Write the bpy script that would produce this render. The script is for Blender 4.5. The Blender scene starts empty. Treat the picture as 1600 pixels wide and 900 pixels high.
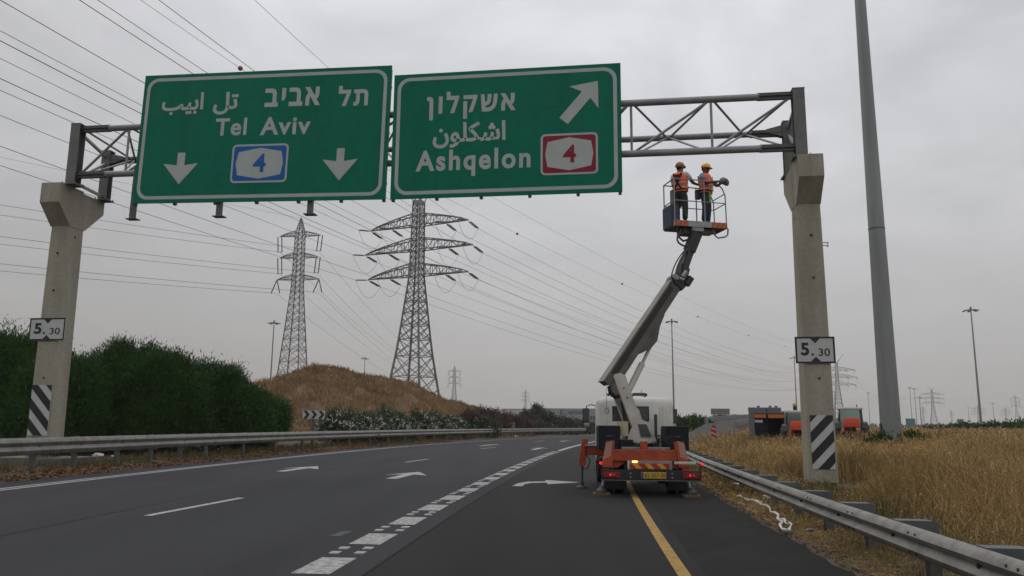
import bpy, bmesh, math, random
import numpy as np
from mathutils import Vector, Matrix, Euler

R = math.radians
random.seed(4)
rng = np.random.default_rng(11)
scene = bpy.context.scene
COL = scene.collection

# ------------------------------------------------------------------ camera
CAM_H, FPX, PITCH, ROLL = 1.65, 1232.0, R(9.8), R(0.52)
fwd = np.array([0, math.cos(PITCH), math.sin(PITCH)])
_u0 = np.array([0, -math.sin(PITCH), math.cos(PITCH)])
_r0 = np.array([1.0, 0, 0])
cam_r = math.cos(ROLL) * _r0 + math.sin(ROLL) * _u0
cam_u = -math.sin(ROLL) * _r0 + math.cos(ROLL) * _u0
cd = bpy.data.cameras.new('camera')
cam = bpy.data.objects.new('camera', cd)
COL.objects.link(cam)
cam.matrix_world = Matrix(((cam_r[0], cam_u[0], -fwd[0], 0), (cam_r[1], cam_u[1], -fwd[1], 0),
                           (cam_r[2], cam_u[2], -fwd[2], CAM_H), (0, 0, 0, 1)))
cd.sensor_width = 36.0
cd.lens = 36.0 * FPX / 1600.0
cd.clip_start = 0.1
cd.clip_end = 9000
scene.camera = cam

# ------------------------------------------------------------------ sky, sun, exposure
SUN_AZ, SUN_EL = R(-58), R(56)
world = bpy.data.worlds.new('World')
scene.world = world
world.use_nodes = True
wt = world.node_tree
wn, wl = wt.nodes, wt.links
bg = wn['Background']
bg.inputs['Strength'].default_value = 0.1
sky = wn.new('ShaderNodeTexSky')
sky.sky_type = 'NISHITA'
sky.sun_disc = False
sky.sun_elevation = SUN_EL
sky.sun_rotation = SUN_AZ
sky.air_density = 1.6
sky.dust_density = 4.0
tc = wn.new('ShaderNodeTexCoord')
sep = wn.new('ShaderNodeSeparateXYZ')
wl.new(tc.outputs['Generated'], sep.inputs[0])
# overcast deck: brightness by elevation, broken by soft cloud noise
elev = wn.new('ShaderNodeValToRGB')
er = elev.color_ramp
er.elements[0].position = 0.0
er.elements[0].color = (4.15, 4.05, 4.05, 1)
er.elements[1].position = 1.0
er.elements[1].color = (11.0, 11.0, 11.2, 1)
for p_, c_ in ((0.06, (4.5, 4.42, 4.45, 1)), (0.2, (5.5, 5.48, 5.6, 1)), (0.34, (6.7, 6.7, 6.9, 1)), (0.52, (7.9, 7.9, 8.15, 1)), (0.75, (9.7, 9.7, 9.9, 1))):
    e_ = er.elements.new(p_)
    e_.color = c_
wl.new(sep.outputs['Z'], elev.inputs[0])
# clouds are laid out on a flat deck overhead so that they shrink towards the horizon
dz = wn.new('ShaderNodeMath'); dz.operation = 'ADD'; dz.inputs[1].default_value = 0.12
wl.new(sep.outputs['Z'], dz.inputs[0])
dzm = wn.new('ShaderNodeMath'); dzm.operation = 'MAXIMUM'; dzm.inputs[1].default_value = 0.05
wl.new(dz.outputs[0], dzm.inputs[0])
dv = wn.new('ShaderNodeVectorMath'); dv.operation = 'DIVIDE'
cmb = wn.new('ShaderNodeCombineXYZ')
for k in range(3):
    wl.new(dzm.outputs[0], cmb.inputs[k])
wl.new(tc.outputs['Generated'], dv.inputs[0])
wl.new(cmb.outputs[0], dv.inputs[1])
n1 = wn.new('ShaderNodeTexNoise')
n1.inputs['Scale'].default_value = 1.35
n1.inputs['Detail'].default_value = 6
n1.inputs['Roughness'].default_value = 0.55
n1.inputs['Distortion'].default_value = 0.5
wl.new(dv.outputs[0], n1.inputs['Vector'])
cr = wn.new('ShaderNodeMapRange')
cr.inputs['From Min'].default_value = 0.3
cr.inputs['From Max'].default_value = 0.72
cr.inputs['To Min'].default_value = 0.77
cr.inputs['To Max'].default_value = 1.2
fade = wn.new('ShaderNodeMapRange')
fade.interpolation_type = 'SMOOTHSTEP'
fade.inputs['From Min'].default_value = 0.08
fade.inputs['From Max'].default_value = 0.45
fade.inputs['To Min'].default_value = 0.12
fade.inputs['To Max'].default_value = 1.0
wl.new(sep.outputs['Z'], fade.inputs['Value'])
nf = wn.new('ShaderNodeMix'); nf.data_type = 'FLOAT'
nf.inputs['A'].default_value = 0.5
wl.new(fade.outputs[0], nf.inputs['Factor'])
wl.new(n1.outputs['Fac'], nf.inputs['B'])
wl.new(nf.outputs['Result'], cr.inputs['Value'])
# the deck is thinner ahead and to the right of the road, thicker on the left
side = wn.new('ShaderNodeMapRange')
side.inputs['From Min'].default_value = -0.6
side.inputs['From Max'].default_value = 0.15
side.inputs['To Min'].default_value = 0.8
side.inputs['To Max'].default_value = 1.03
side.interpolation_type = 'SMOOTHSTEP'
wl.new(sep.outputs['X'], side.inputs['Value'])
mm = wn.new('ShaderNodeMath'); mm.operation = 'MULTIPLY'
wl.new(cr.outputs[0], mm.inputs[0]); wl.new(side.outputs[0], mm.inputs[1])
sc_ = wn.new('ShaderNodeVectorMath'); sc_.operation = 'SCALE'
wl.new(elev.outputs['Color'], sc_.inputs[0]); wl.new(mm.outputs[0], sc_.inputs['Scale'])
mixs = wn.new('ShaderNodeMix'); mixs.data_type = 'RGBA'
mixs.inputs['Factor'].default_value = 0.93
wl.new(sky.outputs['Color'], mixs.inputs['A'])
wl.new(sc_.outputs[0], mixs.inputs['B'])
wl.new(mixs.outputs['Result'], bg.inputs['Color'])

sun_d = bpy.data.lights.new('sun', 'SUN')
sun_d.energy = 0.6
sun_d.angle = R(22)
sun_d.color = (1.0, 0.96, 0.9)
sun = bpy.data.objects.new('sun', sun_d)
COL.objects.link(sun)
sd = Vector((math.sin(SUN_AZ) * math.cos(SUN_EL), math.cos(SUN_AZ) * math.cos(SUN_EL), math.sin(SUN_EL)))
sun.rotation_euler = sd.to_track_quat('Z', 'Y').to_euler()
sun.location = sd * 60

vs = scene.view_settings
vs.view_transform = 'Standard'
vs.look = 'None'
vs.exposure = 0.0
vs.gamma = 1.0
vs.use_curve_mapping = False
scene.cycles.max_bounces = 6
scene.cycles.volume_bounces = 1
scene.cycles.transparent_max_bounces = 8

# ------------------------------------------------------------------ helpers
def ray(px, py):
    return fwd + cam_r * (px - 800) / FPX + cam_u * (450 - py) / FPX

def at(px, py, Y):
    """the point at distance Y down the road seen at photo pixel (px, py)"""
    d = ray(px, py)
    return np.array([0, 0, CAM_H]) + d * (Y / d[1])

def ground_at(px, py, z=0.0):
    d = ray(px, py)
    return np.array([0, 0, CAM_H]) + d * ((z - CAM_H) / d[2])

def mat(name, col, rough=0.7, metal=0.0, col2=None, scale=4.0, detail=5, lo=0.35, hi=0.65, bump=0.0, bscale=None,
        spec=0.5, emit=None, estr=0.0, coord='pos', stretch=None, col3=None, scale3=0.6, amt3=0.5, coat=0.0, attr=None, speck=None):
    m = bpy.data.materials.new(name)
    m.use_nodes = True
    nt = m.node_tree
    N, L = nt.nodes, nt.links
    b = N['Principled BSDF']
    b.inputs['Base Color'].default_value = (*col, 1)
    b.inputs['Roughness'].default_value = rough
    b.inputs['Metallic'].default_value = metal
    b.inputs['Specular IOR Level'].default_value = spec
    b.inputs['Coat Weight'].default_value = coat
    if emit:
        b.inputs['Emission Color'].default_value = (*emit, 1)
        b.inputs['Emission Strength'].default_value = estr
    if col2 or bump:
        if coord == 'pos':
            src = N.new('ShaderNodeNewGeometry').outputs['Position']
        else:
            src = N.new('ShaderNodeTexCoord').outputs['Object']
        if stretch:
            mp = N.new('ShaderNodeMapping')
            mp.inputs['Scale'].default_value = stretch
            L.new(src, mp.inputs['Vector'])
            src = mp.outputs[0]
        nz = N.new('ShaderNodeTexNoise')
        nz.inputs['Scale'].default_value = scale
        nz.inputs['Detail'].default_value = detail
        nz.inputs['Roughness'].default_value = 0.6
        L.new(src, nz.inputs['Vector'])
        if col2:
            mr = N.new('ShaderNodeMapRange')
            mr.inputs['From Min'].default_value = lo
            mr.inputs['From Max'].default_value = hi
            L.new(nz.outputs['Fac'], mr.inputs['Value'])
            fac = mr.outputs[0]
            if attr:
                at_ = N.new('ShaderNodeAttribute')
                at_.attribute_name = attr
                ad = N.new('ShaderNodeMath'); ad.operation = 'MULTIPLY_ADD'
                ad.inputs[1].default_value = 0.7
                L.new(at_.outputs['Fac'], ad.inputs[0])
                hf = N.new('ShaderNodeMath'); hf.operation = 'MULTIPLY'; hf.inputs[1].default_value = 0.45
                L.new(fac, hf.inputs[0])
                L.new(hf.outputs[0], ad.inputs[2])
                fac = ad.outputs[0]
            mx = N.new('ShaderNodeMix'); mx.data_type = 'RGBA'
            mx.inputs['A'].default_value = (*col, 1)
            mx.inputs['B'].default_value = (*col2, 1)
            L.new(fac, mx.inputs['Factor'])
            out = mx.outputs['Result']
            if col3:
                n3 = N.new('ShaderNodeTexNoise')
                n3.inputs['Scale'].default_value = scale3
                n3.inputs['Detail'].default_value = 4
                L.new(src, n3.inputs['Vector'])
                m3 = N.new('ShaderNodeMapRange')
                m3.inputs['From Min'].default_value = 0.45
                m3.inputs['From Max'].default_value = 0.7
                m3.inputs['To Max'].default_value = amt3
                L.new(n3.outputs['Fac'], m3.inputs['Value'])
                x3 = N.new('ShaderNodeMix'); x3.data_type = 'RGBA'
                L.new(m3.outputs[0], x3.inputs['Factor'])
                L.new(out, x3.inputs['A'])
                x3.inputs['B'].default_value = (*col3, 1)
                out = x3.outputs['Result']
            if speck:
                gs = N.new('ShaderNodeNewGeometry').outputs['Position']
                ns = N.new('ShaderNodeTexNoise')
                ns.inputs['Scale'].default_value = speck[0]
                ns.inputs['Detail'].default_value = 3
                L.new(gs, ns.inputs['Vector'])
                ms = N.new('ShaderNodeMapRange')
                ms.inputs['From Min'].default_value = 0.3
                ms.inputs['From Max'].default_value = 0.7
                ms.inputs['To Min'].default_value = 1 - speck[1]
                ms.inputs['To Max'].default_value = 1 + speck[1]
                L.new(ns.outputs['Fac'], ms.inputs['Value'])
                vs_ = N.new('ShaderNodeVectorMath'); vs_.operation = 'SCALE'
                L.new(out, vs_.inputs[0]); L.new(ms.outputs[0], vs_.inputs['Scale'])
                out = vs_.outputs[0]
            L.new(out, b.inputs['Base Color'])
        if bump:
            bn = N.new('ShaderNodeBump')
            bn.inputs['Strength'].default_value = bump
            bn.inputs['Distance'].default_value = 0.02
            if bscale:
                nb = N.new('ShaderNodeTexNoise')
                nb.inputs['Scale'].default_value = bscale
                nb.inputs['Detail'].default_value = 4
                L.new(src, nb.inputs['Vector'])
                L.new(nb.outputs['Fac'], bn.inputs['Height'])
            else:
                L.new(nz.outputs['Fac'], bn.inputs['Height'])
            L.new(bn.outputs[0], b.inputs['Normal'])
    return m

def tag(o, label=None, cat=None, group=None, kind=None):
    if label: o['label'] = label
    if cat: o['category'] = cat
    if group: o['group'] = group
    if kind: o['kind'] = kind
    return o

def thing(name, label, cat, loc=(0, 0, 0), rotz=0.0, group=None, kind=None):
    o = bpy.data.objects.new(name, None)
    o.empty_display_size = 0.2
    COL.objects.link(o)
    o.location = Vector([float(v) for v in loc])
    o.rotation_euler = (0, 0, rotz)
    return tag(o, label, cat, group, kind)

def copy_tree(o, parent=None):
    c = o.copy()
    COL.objects.link(c)
    if parent is not None:
        c.parent = parent
    for ch in o.children:
        copy_tree(ch, c)
    return c

def arr(v):
    return np.array([float(x) for x in v])

class MB:
    """collects shapes; build() links them as one mesh object"""
    def __init__(s):
        s.v, s.f, s.m = [], [], []
        s.mi = 0
    def add(s, verts, faces):
        k = len(s.v)
        s.v += [tuple(map(float, p)) for p in verts]
        s.f += [tuple(i + k for i in f) for f in faces]
        s.m += [s.mi] * len(faces)
        return s
    def slot(s, i):
        s.mi = i
        return s
    def box(s, lo, hi):
        x0, y0, z0 = lo; x1, y1, z1 = hi
        return s.add([(x0, y0, z0), (x1, y0, z0), (x1, y1, z0), (x0, y1, z0), (x0, y0, z1), (x1, y0, z1), (x1, y1, z1), (x0, y1, z1)],
                     [(0, 3, 2, 1), (4, 5, 6, 7), (0, 1, 5, 4), (1, 2, 6, 5), (2, 3, 7, 6), (3, 0, 4, 7)])
    def bbox(s, lo, hi, b=0.02):
        """box with bevelled edges"""
        bm = bmesh.new()
        bmesh.ops.create_cube(bm, size=1)
        c = [(lo[i] + hi[i]) / 2 for i in range(3)]; d = [hi[i] - lo[i] for i in range(3)]
        for v in bm.verts:
            v.co = Vector([c[i] + v.co[i] * d[i] for i in range(3)])
        bmesh.ops.bevel(bm, geom=bm.edges[:], offset=min(b, min(d) * 0.45), segments=2, affect='EDGES', profile=0.7)
        bm.verts.index_update()
        s.add([v.co for v in bm.verts], [[v.index for v in f.verts] for f in bm.faces])
        bm.free()
        return s
    def bar(s, p, q, w, h=None, up=(0, 0, 1)):
        p, q = arr(p), arr(q)
        h = w if h is None else h
        d = q - p
        L = np.linalg.norm(d)
        if L < 1e-6: return s
        d /= L
        u = arr(up)
        if abs(d @ u) > 0.98: u = np.array([0, 1.0, 0])
        r = np.cross(d, u); r /= np.linalg.norm(r)
        u = np.cross(r, d)
        a, b = r * w / 2, u * h / 2
        V = [p - a - b, p + a - b, p + a + b, p - a + b, q - a - b, q + a - b, q + a + b, q - a + b]
        return s.add(V, [(0, 1, 2, 3), (7, 6, 5, 4), (0, 4, 5, 1), (1, 5, 6, 2), (2, 6, 7, 3), (3, 7, 4, 0)])
    def tube(s, pts, r, n=6, cap=True):
        pts = [arr(p) for p in pts]
        rr = r if isinstance(r, (list, tuple)) else [r] * len(pts)
        rings = []
        prev = None
        for i, p in enumerate(pts):
            d = pts[min(i + 1, len(pts) - 1)] - pts[max(i - 1, 0)]
            d = d / (np.linalg.norm(d) + 1e-9)
            if prev is None:
                u = np.array([0, 0, 1.0]) if abs(d[2]) < 0.95 else np.array([1.0, 0, 0])
            else:
                u = prev
            a = np.cross(d, u); a /= (np.linalg.norm(a) + 1e-9)
            b = np.cross(a, d)
            prev = b
            rings.append([p + rr[i] * (math.cos(t) * a + math.sin(t) * b) for t in [2 * math.pi * k / n for k in range(n)]])
        V = [p for rg in rings for p in rg]
        F = []
        for i in range(len(pts) - 1):
            for k in range(n):
                k2 = (k + 1) % n
                F.append((i * n + k, (i + 1) * n + k, (i + 1) * n + k2, i * n + k2))
        if cap:
            F.append(tuple(range(n)))
            F.append(tuple((len(pts) - 1) * n + k for k in reversed(range(n))))
        return s.add(V, F)
    def prism(s, poly, axis, a, b):
        """polygon (list of 2D) pushed along an axis from a to b; axis x: poly=(y,z), y: (x,z), z: (x,y)"""
        n = len(poly)
        def P(q, t):
            return {'x': (t, q[0], q[1]), 'y': (q[0], t, q[1]), 'z': (q[0], q[1], t)}[axis]
        V = [P(q, a) for q in poly] + [P(q, b) for q in poly]
        F = [tuple(range(n)), tuple(reversed(range(n, 2 * n)))]
        for k in range(n):
            k2 = (k + 1) % n
            F.append((k, k + n, k2 + n, k2))
        return s.add(V, F)
    def flat(s, poly3):
        return s.add(poly3, [tuple(range(len(poly3)))])
    def loft(s, sections):
        n = len(sections[0])
        V = [p for q in sections for p in q]
        F = []
        for i in range(len(sections) - 1):
            for k in range(n):
                k2 = (k + 1) % n
                F.append((i * n + k, i * n + k2, (i + 1) * n + k2, (i + 1) * n + k))
        F.append(tuple(reversed(range(n))))
        F.append(tuple((len(sections) - 1) * n + k for k in range(n)))
        return s.add(V, F)
    def ball(s, c, r, seg=12, ring=8, sx=1, sy=1, sz=1):
        V, F = [(c[0], c[1], c[2] + r * sz)], []
        for i in range(1, ring):
            t = math.pi * i / ring
            for k in range(seg):
                p = 2 * math.pi * k / seg
                V.append((c[0] + r * sx * math.sin(t) * math.cos(p), c[1] + r * sy * math.sin(t) * math.sin(p), c[2] + r * sz * math.cos(t)))
        V.append((c[0], c[1], c[2] - r * sz))
        for k in range(seg):
            F.append((0, 1 + k, 1 + (k + 1) % seg))
            F.append((len(V) - 1, 1 + (ring - 2) * seg + (k + 1) % seg, 1 + (ring - 2) * seg + k))
        for i in range(ring - 2):
            for k in range(seg):
                a = 1 + i * seg + k; b = 1 + i * seg + (k + 1) % seg
                F.append((a, a + seg, b + seg, b))
        return s.add(V, F)
    def build(s, name, mats, parent=None, world=False, smooth=False, fix=True, loc=None):
        me = bpy.data.meshes.new(name)
        V = s.v
        if loc is not None:
            V = [(p[0] - loc[0], p[1] - loc[1], p[2] - loc[2]) for p in V]
        if world and parent is not None:
            M = (Matrix.Translation(parent.location) @ parent.rotation_euler.to_matrix().to_4x4()).inverted()
            V = [tuple(M @ Vector(p)) for p in V]
        me.from_pydata(V, [], s.f)
        for m in (mats if isinstance(mats, (list, tuple)) else [mats]):
            me.materials.append(m)
        if max(s.m, default=0) > 0:
            me.polygons.foreach_set('material_index', s.m)
        if fix:
            bm = bmesh.new()
            bm.from_mesh(me)
            bmesh.ops.recalc_face_normals(bm, faces=bm.faces[:])
            bm.to_mesh(me)
            bm.free()
        if smooth:
            me.polygons.foreach_set('use_smooth', [True] * len(me.polygons))
            me.set_sharp_from_angle(angle=R(38))
        me.update()
        o = bpy.data.objects.new(name, me)
        COL.objects.link(o)
        if parent is not None: o.parent = parent
        if loc is not None: o.location = Vector([float(v) for v in loc])
        return o

def fast_mesh(name, V, F, m, parent=None, tint=None, loc=(0, 0, 0), smooth=False):
    """V (n,3), F (k,4) or (k,3) arrays -> one mesh object"""
    me = bpy.data.meshes.new(name)
    k, c = F.shape
    me.vertices.add(len(V))
    me.vertices.foreach_set('co', (np.asarray(V, dtype=np.float64) - np.array(loc)).astype(np.float32).ravel())
    me.loops.add(k * c)
    me.loops.foreach_set('vertex_index', F.astype(np.int32).ravel())
    me.polygons.add(k)
    me.polygons.foreach_set('loop_start', np.arange(0, k * c, c, dtype=np.int32))
    me.polygons.foreach_set('loop_total', np.full(k, c, dtype=np.int32))
    if smooth:
        me.polygons.foreach_set('use_smooth', np.ones(k, dtype=bool))
    me.materials.append(m)
    if tint is not None:
        a = me.attributes.new('tint', 'FLOAT', 'POINT')
        a.data.foreach_set('value', tint.astype(np.float32))
    me.update(calc_edges=True)
    me.validate()
    o = bpy.data.objects.new(name, me)
    COL.objects.link(o)
    if parent is not None: o.parent = parent
    o.location = Vector([float(v) for v in loc]) if parent is None else Vector((0, 0, 0))
    return o

def text_mesh(s, offset=0.0, spacing=1.0, split=False):
    """lettering as flat faces: list of (verts2d, faces) normalised to the unit box; split fills each outline by itself"""
    c = bpy.data.curves.new('lettering', 'FONT')
    c.body = s
    c.space_character = spacing
    c.resolution_u = 6
    o = bpy.data.objects.new('lettering', c)
    COL.objects.link(o)
    dg = bpy.context.evaluated_depsgraph_get()
    cu = o.evaluated_get(dg).to_curve(dg).copy() if split else None
    out = []
    if not split:
        c.offset = offset
        bpy.context.view_layer.update()
        dg = bpy.context.evaluated_depsgraph_get()
        me = bpy.data.meshes.new_from_object(o.evaluated_get(dg))
        out.append(([tuple(v.co[:2]) for v in me.vertices], [tuple(p.vertices) for p in me.polygons]))
        bpy.data.meshes.remove(me)
    else:
        for sp in cu.splines:
            c2 = bpy.data.curves.new('outline', 'CURVE')
            c2.dimensions = '2D'
            c2.fill_mode = 'BOTH'
            c2.offset = offset
            c2.resolution_u = 6
            n = c2.splines.new(sp.type)
            if sp.type == 'BEZIER':
                n.bezier_points.add(len(sp.bezier_points) - 1)
                for a, b in zip(n.bezier_points, sp.bezier_points):
                    a.handle_left_type = a.handle_right_type = 'FREE'
                    a.co, a.handle_left, a.handle_right = b.co, b.handle_left, b.handle_right
            else:
                n.points.add(len(sp.points) - 1)
                for a, b in zip(n.points, sp.points):
                    a.co = b.co
            n.use_cyclic_u = True
            o2 = bpy.data.objects.new('outline', c2)
            COL.objects.link(o2)
            bpy.context.view_layer.update()
            me = bpy.data.meshes.new_from_object(o2.evaluated_get(bpy.context.evaluated_depsgraph_get()))
            if len(me.polygons):
                out.append(([tuple(v.co[:2]) for v in me.vertices], [tuple(p.vertices) for p in me.polygons]))
            bpy.data.meshes.remove(me)
            bpy.data.objects.remove(o2)
            bpy.data.curves.remove(c2)
    bpy.data.objects.remove(o)
    xs = [p[0] for v, f in out for p in v]; ys = [p[1] for v, f in out for p in v]
    x0, x1, y0, y1 = min(xs), max(xs), min(ys), max(ys)
    return [([((p[0] - x0) / (x1 - x0), (p[1] - y0) / (y1 - y0)) for p in v], f) for v, f in out]

def put_text(mb, s, rect, y, offset=0.0, spacing=1.0, split=False, step=0.0006):
    """lettering facing -y, filling rect=(x0,z0,x1,z1) at depth y"""
    x0, z0, x1, z1 = rect
    for k, (v, f) in enumerate(text_mesh(s, offset, spacing, split)):
        mb.add([(x0 + (x1 - x0) * p[0], y - k * step, z0 + (z1 - z0) * p[1]) for p in v], f)

# ------------------------------------------------------------------ materials
M = {}
M['asphalt'] = mat('asphalt', (0.0115, 0.0125, 0.0165), 0.85, 0, (0.0225, 0.024, 0.0295), 0.9, 6, 0.3, 0.7, 0.35, 90, col3=(0.028, 0.0292, 0.0335), scale3=0.5, amt3=0.6, stretch=(1, 0.07, 1), spec=0.3, speck=(38, 0.5))
M['asphalt_new'] = mat('asphalt_new', (0.008, 0.0083, 0.0097), 0.88, 0, (0.0145, 0.0147, 0.0162), 0.9, 6, 0.3, 0.7, 0.4, 100, col3=(0.02, 0.0197, 0.02), scale3=0.5, amt3=0.6, stretch=(1, 0.09, 1), spec=0.25, speck=(42, 0.55))
M['shoulder'] = mat('shoulder', (0.011, 0.0105, 0.0105), 0.92, 0, (0.02, 0.019, 0.0175), 1.2, 6, 0.3, 0.7, 0.5, 80, spec=0.2)
M['paint_white'] = mat('paint_white', (0.4, 0.4, 0.4), 0.7, 0, (0.2, 0.2, 0.205), 7, 8, 0.36, 0.72, 0.2, 60, speck=(30, 0.15))
M['paint_dash'] = mat('paint_dash', (0.42, 0.42, 0.41), 0.7, 0, (0.1, 0.1, 0.1), 11, 8, 0.36, 0.7, 0.3, 70)
M['paint_yellow'] = mat('paint_yellow', (0.34, 0.2, 0.03), 0.7, 0, (0.16, 0.1, 0.03), 6, 7, 0.4, 0.75)
M['soil'] = mat('soil', (0.085, 0.053, 0.03), 0.95, 0, (0.036, 0.026, 0.018), 1.3, 8, 0.3, 0.7, 0.8, 30, col3=(0.14, 0.1, 0.058), scale3=9, amt3=0.7)
M['litter_soil'] = mat('litter_soil', (0.06, 0.036, 0.022), 0.95, 0, (0.028, 0.02, 0.015), 2.2, 8, 0.3, 0.7, 0.9, 25, col3=(0.12, 0.07, 0.04), scale3=7, amt3=0.6)
M['ground'] = mat('ground', (0.11, 0.075, 0.04), 0.95, 0, (0.07, 0.06, 0.03), 0.05, 6, 0.35, 0.65)
M['hill'] = mat('hill', (0.13, 0.075, 0.035), 0.95, 0, (0.075, 0.042, 0.022), 0.35, 8, 0.35, 0.68, 0.8, 3, col3=(0.17, 0.105, 0.05), scale3=0.9, amt3=0.6)
M['concrete'] = mat('concrete', (0.35, 0.33, 0.262), 0.88, 0, (0.285, 0.268, 0.213), 2.2, 8, 0.32, 0.7, 0.25, 35, col3=(0.215, 0.203, 0.168), scale3=1.1, amt3=0.4, stretch=(1, 1, 0.16), spec=0.25, speck=(9, 0.09))
M['footing'] = mat('footing', (0.2, 0.185, 0.15), 0.9, 0, (0.1, 0.095, 0.08), 2, 7, 0.3, 0.7, 0.4, 25)
M['galv'] = mat('galv', (0.30, 0.31, 0.31), 0.5, 0.55, (0.2, 0.21, 0.215), 3, 7, 0.3, 0.7, 0.05, 20)
M['galv_rail'] = mat('galv_rail', (0.25, 0.25, 0.232), 0.5, 0.35, (0.17, 0.166, 0.15), 1.7, 8, 0.3, 0.72, 0.06, 30, col3=(0.11, 0.098, 0.08), scale3=4, amt3=0.6, speck=(14, 0.15))
M['galv_post'] = mat('galv_post', (0.12, 0.13, 0.132), 0.6, 0.3, (0.075, 0.08, 0.08), 3, 7, 0.3, 0.7)
M['truss'] = mat('truss', (0.3, 0.31, 0.315), 0.5, 0.2, (0.2, 0.21, 0.215), 2, 6, 0.3, 0.7)
M['truss_post'] = mat('truss_post', (0.17, 0.17, 0.165), 0.6, 0.15, (0.11, 0.11, 0.105), 2, 6, 0.3, 0.7)
M['truss_dark'] = mat('truss_dark', (0.075, 0.075, 0.075), 0.5, 0.2)
M['bolt'] = mat('bolt', (0.03, 0.03, 0.03), 0.6, 0.3)
M['sign_green'] = mat('sign_green', (0.0004, 0.172, 0.102), 0.5, 0, (0.0005, 0.138, 0.084), 0.7, 8, 0.3, 0.7, coord='obj', spec=0.12, stretch=(1.2, 1, 0.25), speck=(4, 0.06))
M['sign_white'] = mat('sign_white', (0.44, 0.48, 0.455), 0.5, 0, (0.38, 0.42, 0.40), 2, 6, 0.3, 0.7, spec=0.2)
M['sign_blue'] = mat('sign_blue', (0.01, 0.11, 0.36), 0.5, spec=0.2)
M['sign_red'] = mat('sign_red', (0.24, 0.014, 0.03), 0.5, spec=0.2)
M['plate_white'] = mat('plate_white', (0.5, 0.52, 0.51), 0.5, 0, (0.43, 0.45, 0.44), 3, 5, 0.3, 0.7)
M['black_paint'] = mat('black_paint', (0.012, 0.013, 0.018), 0.5)
M['tower'] = mat('tower', (0.16, 0.165, 0.17), 0.6, 0.1)
M['tower_thin'] = mat('tower_thin', (0.17, 0.18, 0.19), 0.6, 0.1)
M['insulator'] = mat('insulator', (0.05, 0.05, 0.055), 0.4)
M['wire'] = mat('wire', (0.07, 0.07, 0.075), 0.5, 0.4)
M['ball_red'] = mat('ball_red', (0.33, 0.03, 0.04), 0.5)
M['mast'] = mat('mast', (0.25, 0.27, 0.265), 0.55, 0.35, (0.17, 0.185, 0.185), 1.2, 8, 0.3, 0.72, 0.1, 8, stretch=(1, 1, 0.15))
M['lamp'] = mat('lamp', (0.16, 0.165, 0.17), 0.5, 0.4)
M['truck_white'] = mat('truck_white', (0.68, 0.68, 0.64), 0.4, 0, (0.47, 0.46, 0.42), 1.6, 8, 0.38, 0.78, coat=0.2, stretch=(1, 1, 0.35), speck=(12, 0.05))
M['boom_white'] = mat('boom_white', (0.56, 0.54, 0.49), 0.5, 0, (0.4, 0.38, 0.34), 2.5, 7, 0.35, 0.72)
M['boom_grey'] = mat('boom_grey', (0.135, 0.122, 0.108), 0.6, 0, (0.075, 0.068, 0.06), 2.0, 7, 0.3, 0.7, spec=0.3)
M['boom_cover'] = mat('boom_cover', (0.33, 0.31, 0.275), 0.6, 0, (0.2, 0.185, 0.16), 3, 8, 0.35, 0.7, stretch=(1, 1, 0.4), spec=0.3)
M['boom_dark'] = mat('boom_dark', (0.035, 0.032, 0.03), 0.6, spec=0.25)
M['orange'] = mat('orange', (0.42, 0.075, 0.028), 0.6, 0, (0.22, 0.045, 0.022), 2.2, 8, 0.36, 0.72, speck=(16, 0.18), spec=0.3)
M['black'] = mat('black', (0.012, 0.013, 0.016), 0.5)
M['black_box'] = mat('black_box', (0.007, 0.010, 0.016), 0.6, 0, (0.012, 0.014, 0.02), 2, 5, 0.3, 0.7, spec=0.25)
M['rubber'] = mat('rubber', (0.014, 0.014, 0.014), 0.8, 0, (0.022, 0.021, 0.02), 8, 5, 0.3, 0.7)
M['steel'] = mat('steel', (0.35, 0.35, 0.35), 0.4, 0.7)
M['dark_steel'] = mat('dark_steel', (0.06, 0.06, 0.062), 0.5, 0.4)
M['glass'] = mat('glass', (0.03, 0.04, 0.042), 0.06, 0, spec=0.7)
M['lamp_red'] = mat('lamp_red', (0.25, 0.01, 0.01), 0.25)
M['lamp_red_lit'] = mat('lamp_red_lit', (0.6, 0.01, 0.03), 0.3, emit=(1, 0.02, 0.07), estr=0.75)
M['lamp_amber_lit'] = mat('lamp_amber_lit', (0.8, 0.3, 0.05), 0.3, emit=(1, 0.5, 0.14), estr=3)
M['reflector_red'] = mat('reflector_red', (0.33, 0.02, 0.015), 0.4)
M['reflector_yellow'] = mat('reflector_yellow', (0.6, 0.3, 0.02), 0.4)
M['plate_yellow'] = mat('plate_yellow', (0.55, 0.34, 0.02), 0.45)
M['plate_blue'] = mat('plate_blue', (0.02, 0.06, 0.2), 0.45)
M['wood'] = mat('wood', (0.2, 0.125, 0.06), 0.85, 0, (0.12, 0.075, 0.036), 3, 6, 0.3, 0.7, 0.3, 20, stretch=(1, 8, 8))
M['beige'] = mat('beige', (0.4, 0.36, 0.24), 0.6)
M['grey_pad'] = mat('grey_pad', (0.07, 0.068, 0.07), 0.7)
M['basket_grey'] = mat('basket_grey', (0.26, 0.27, 0.26), 0.5, 0.5)
M['basket_plate'] = mat('basket_plate', (0.38, 0.39, 0.37), 0.55, 0.2, (0.26, 0.26, 0.24), 5, 6, 0.3, 0.7)
M['basket_stripe'] = mat('basket_stripe', (0.45, 0.05, 0.02), 0.5)
M['basket_stripe_light'] = mat('basket_stripe_light', (0.42, 0.15, 0.04), 0.5)
M['bin_blue'] = mat('bin_blue', (0.02, 0.035, 0.075), 0.6)
M['hi_vis'] = mat('hi_vis', (0.97, 0.125, 0.05), 0.75, 0, (0.85, 0.1, 0.04), 12, 4, 0.35, 0.7)
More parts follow.
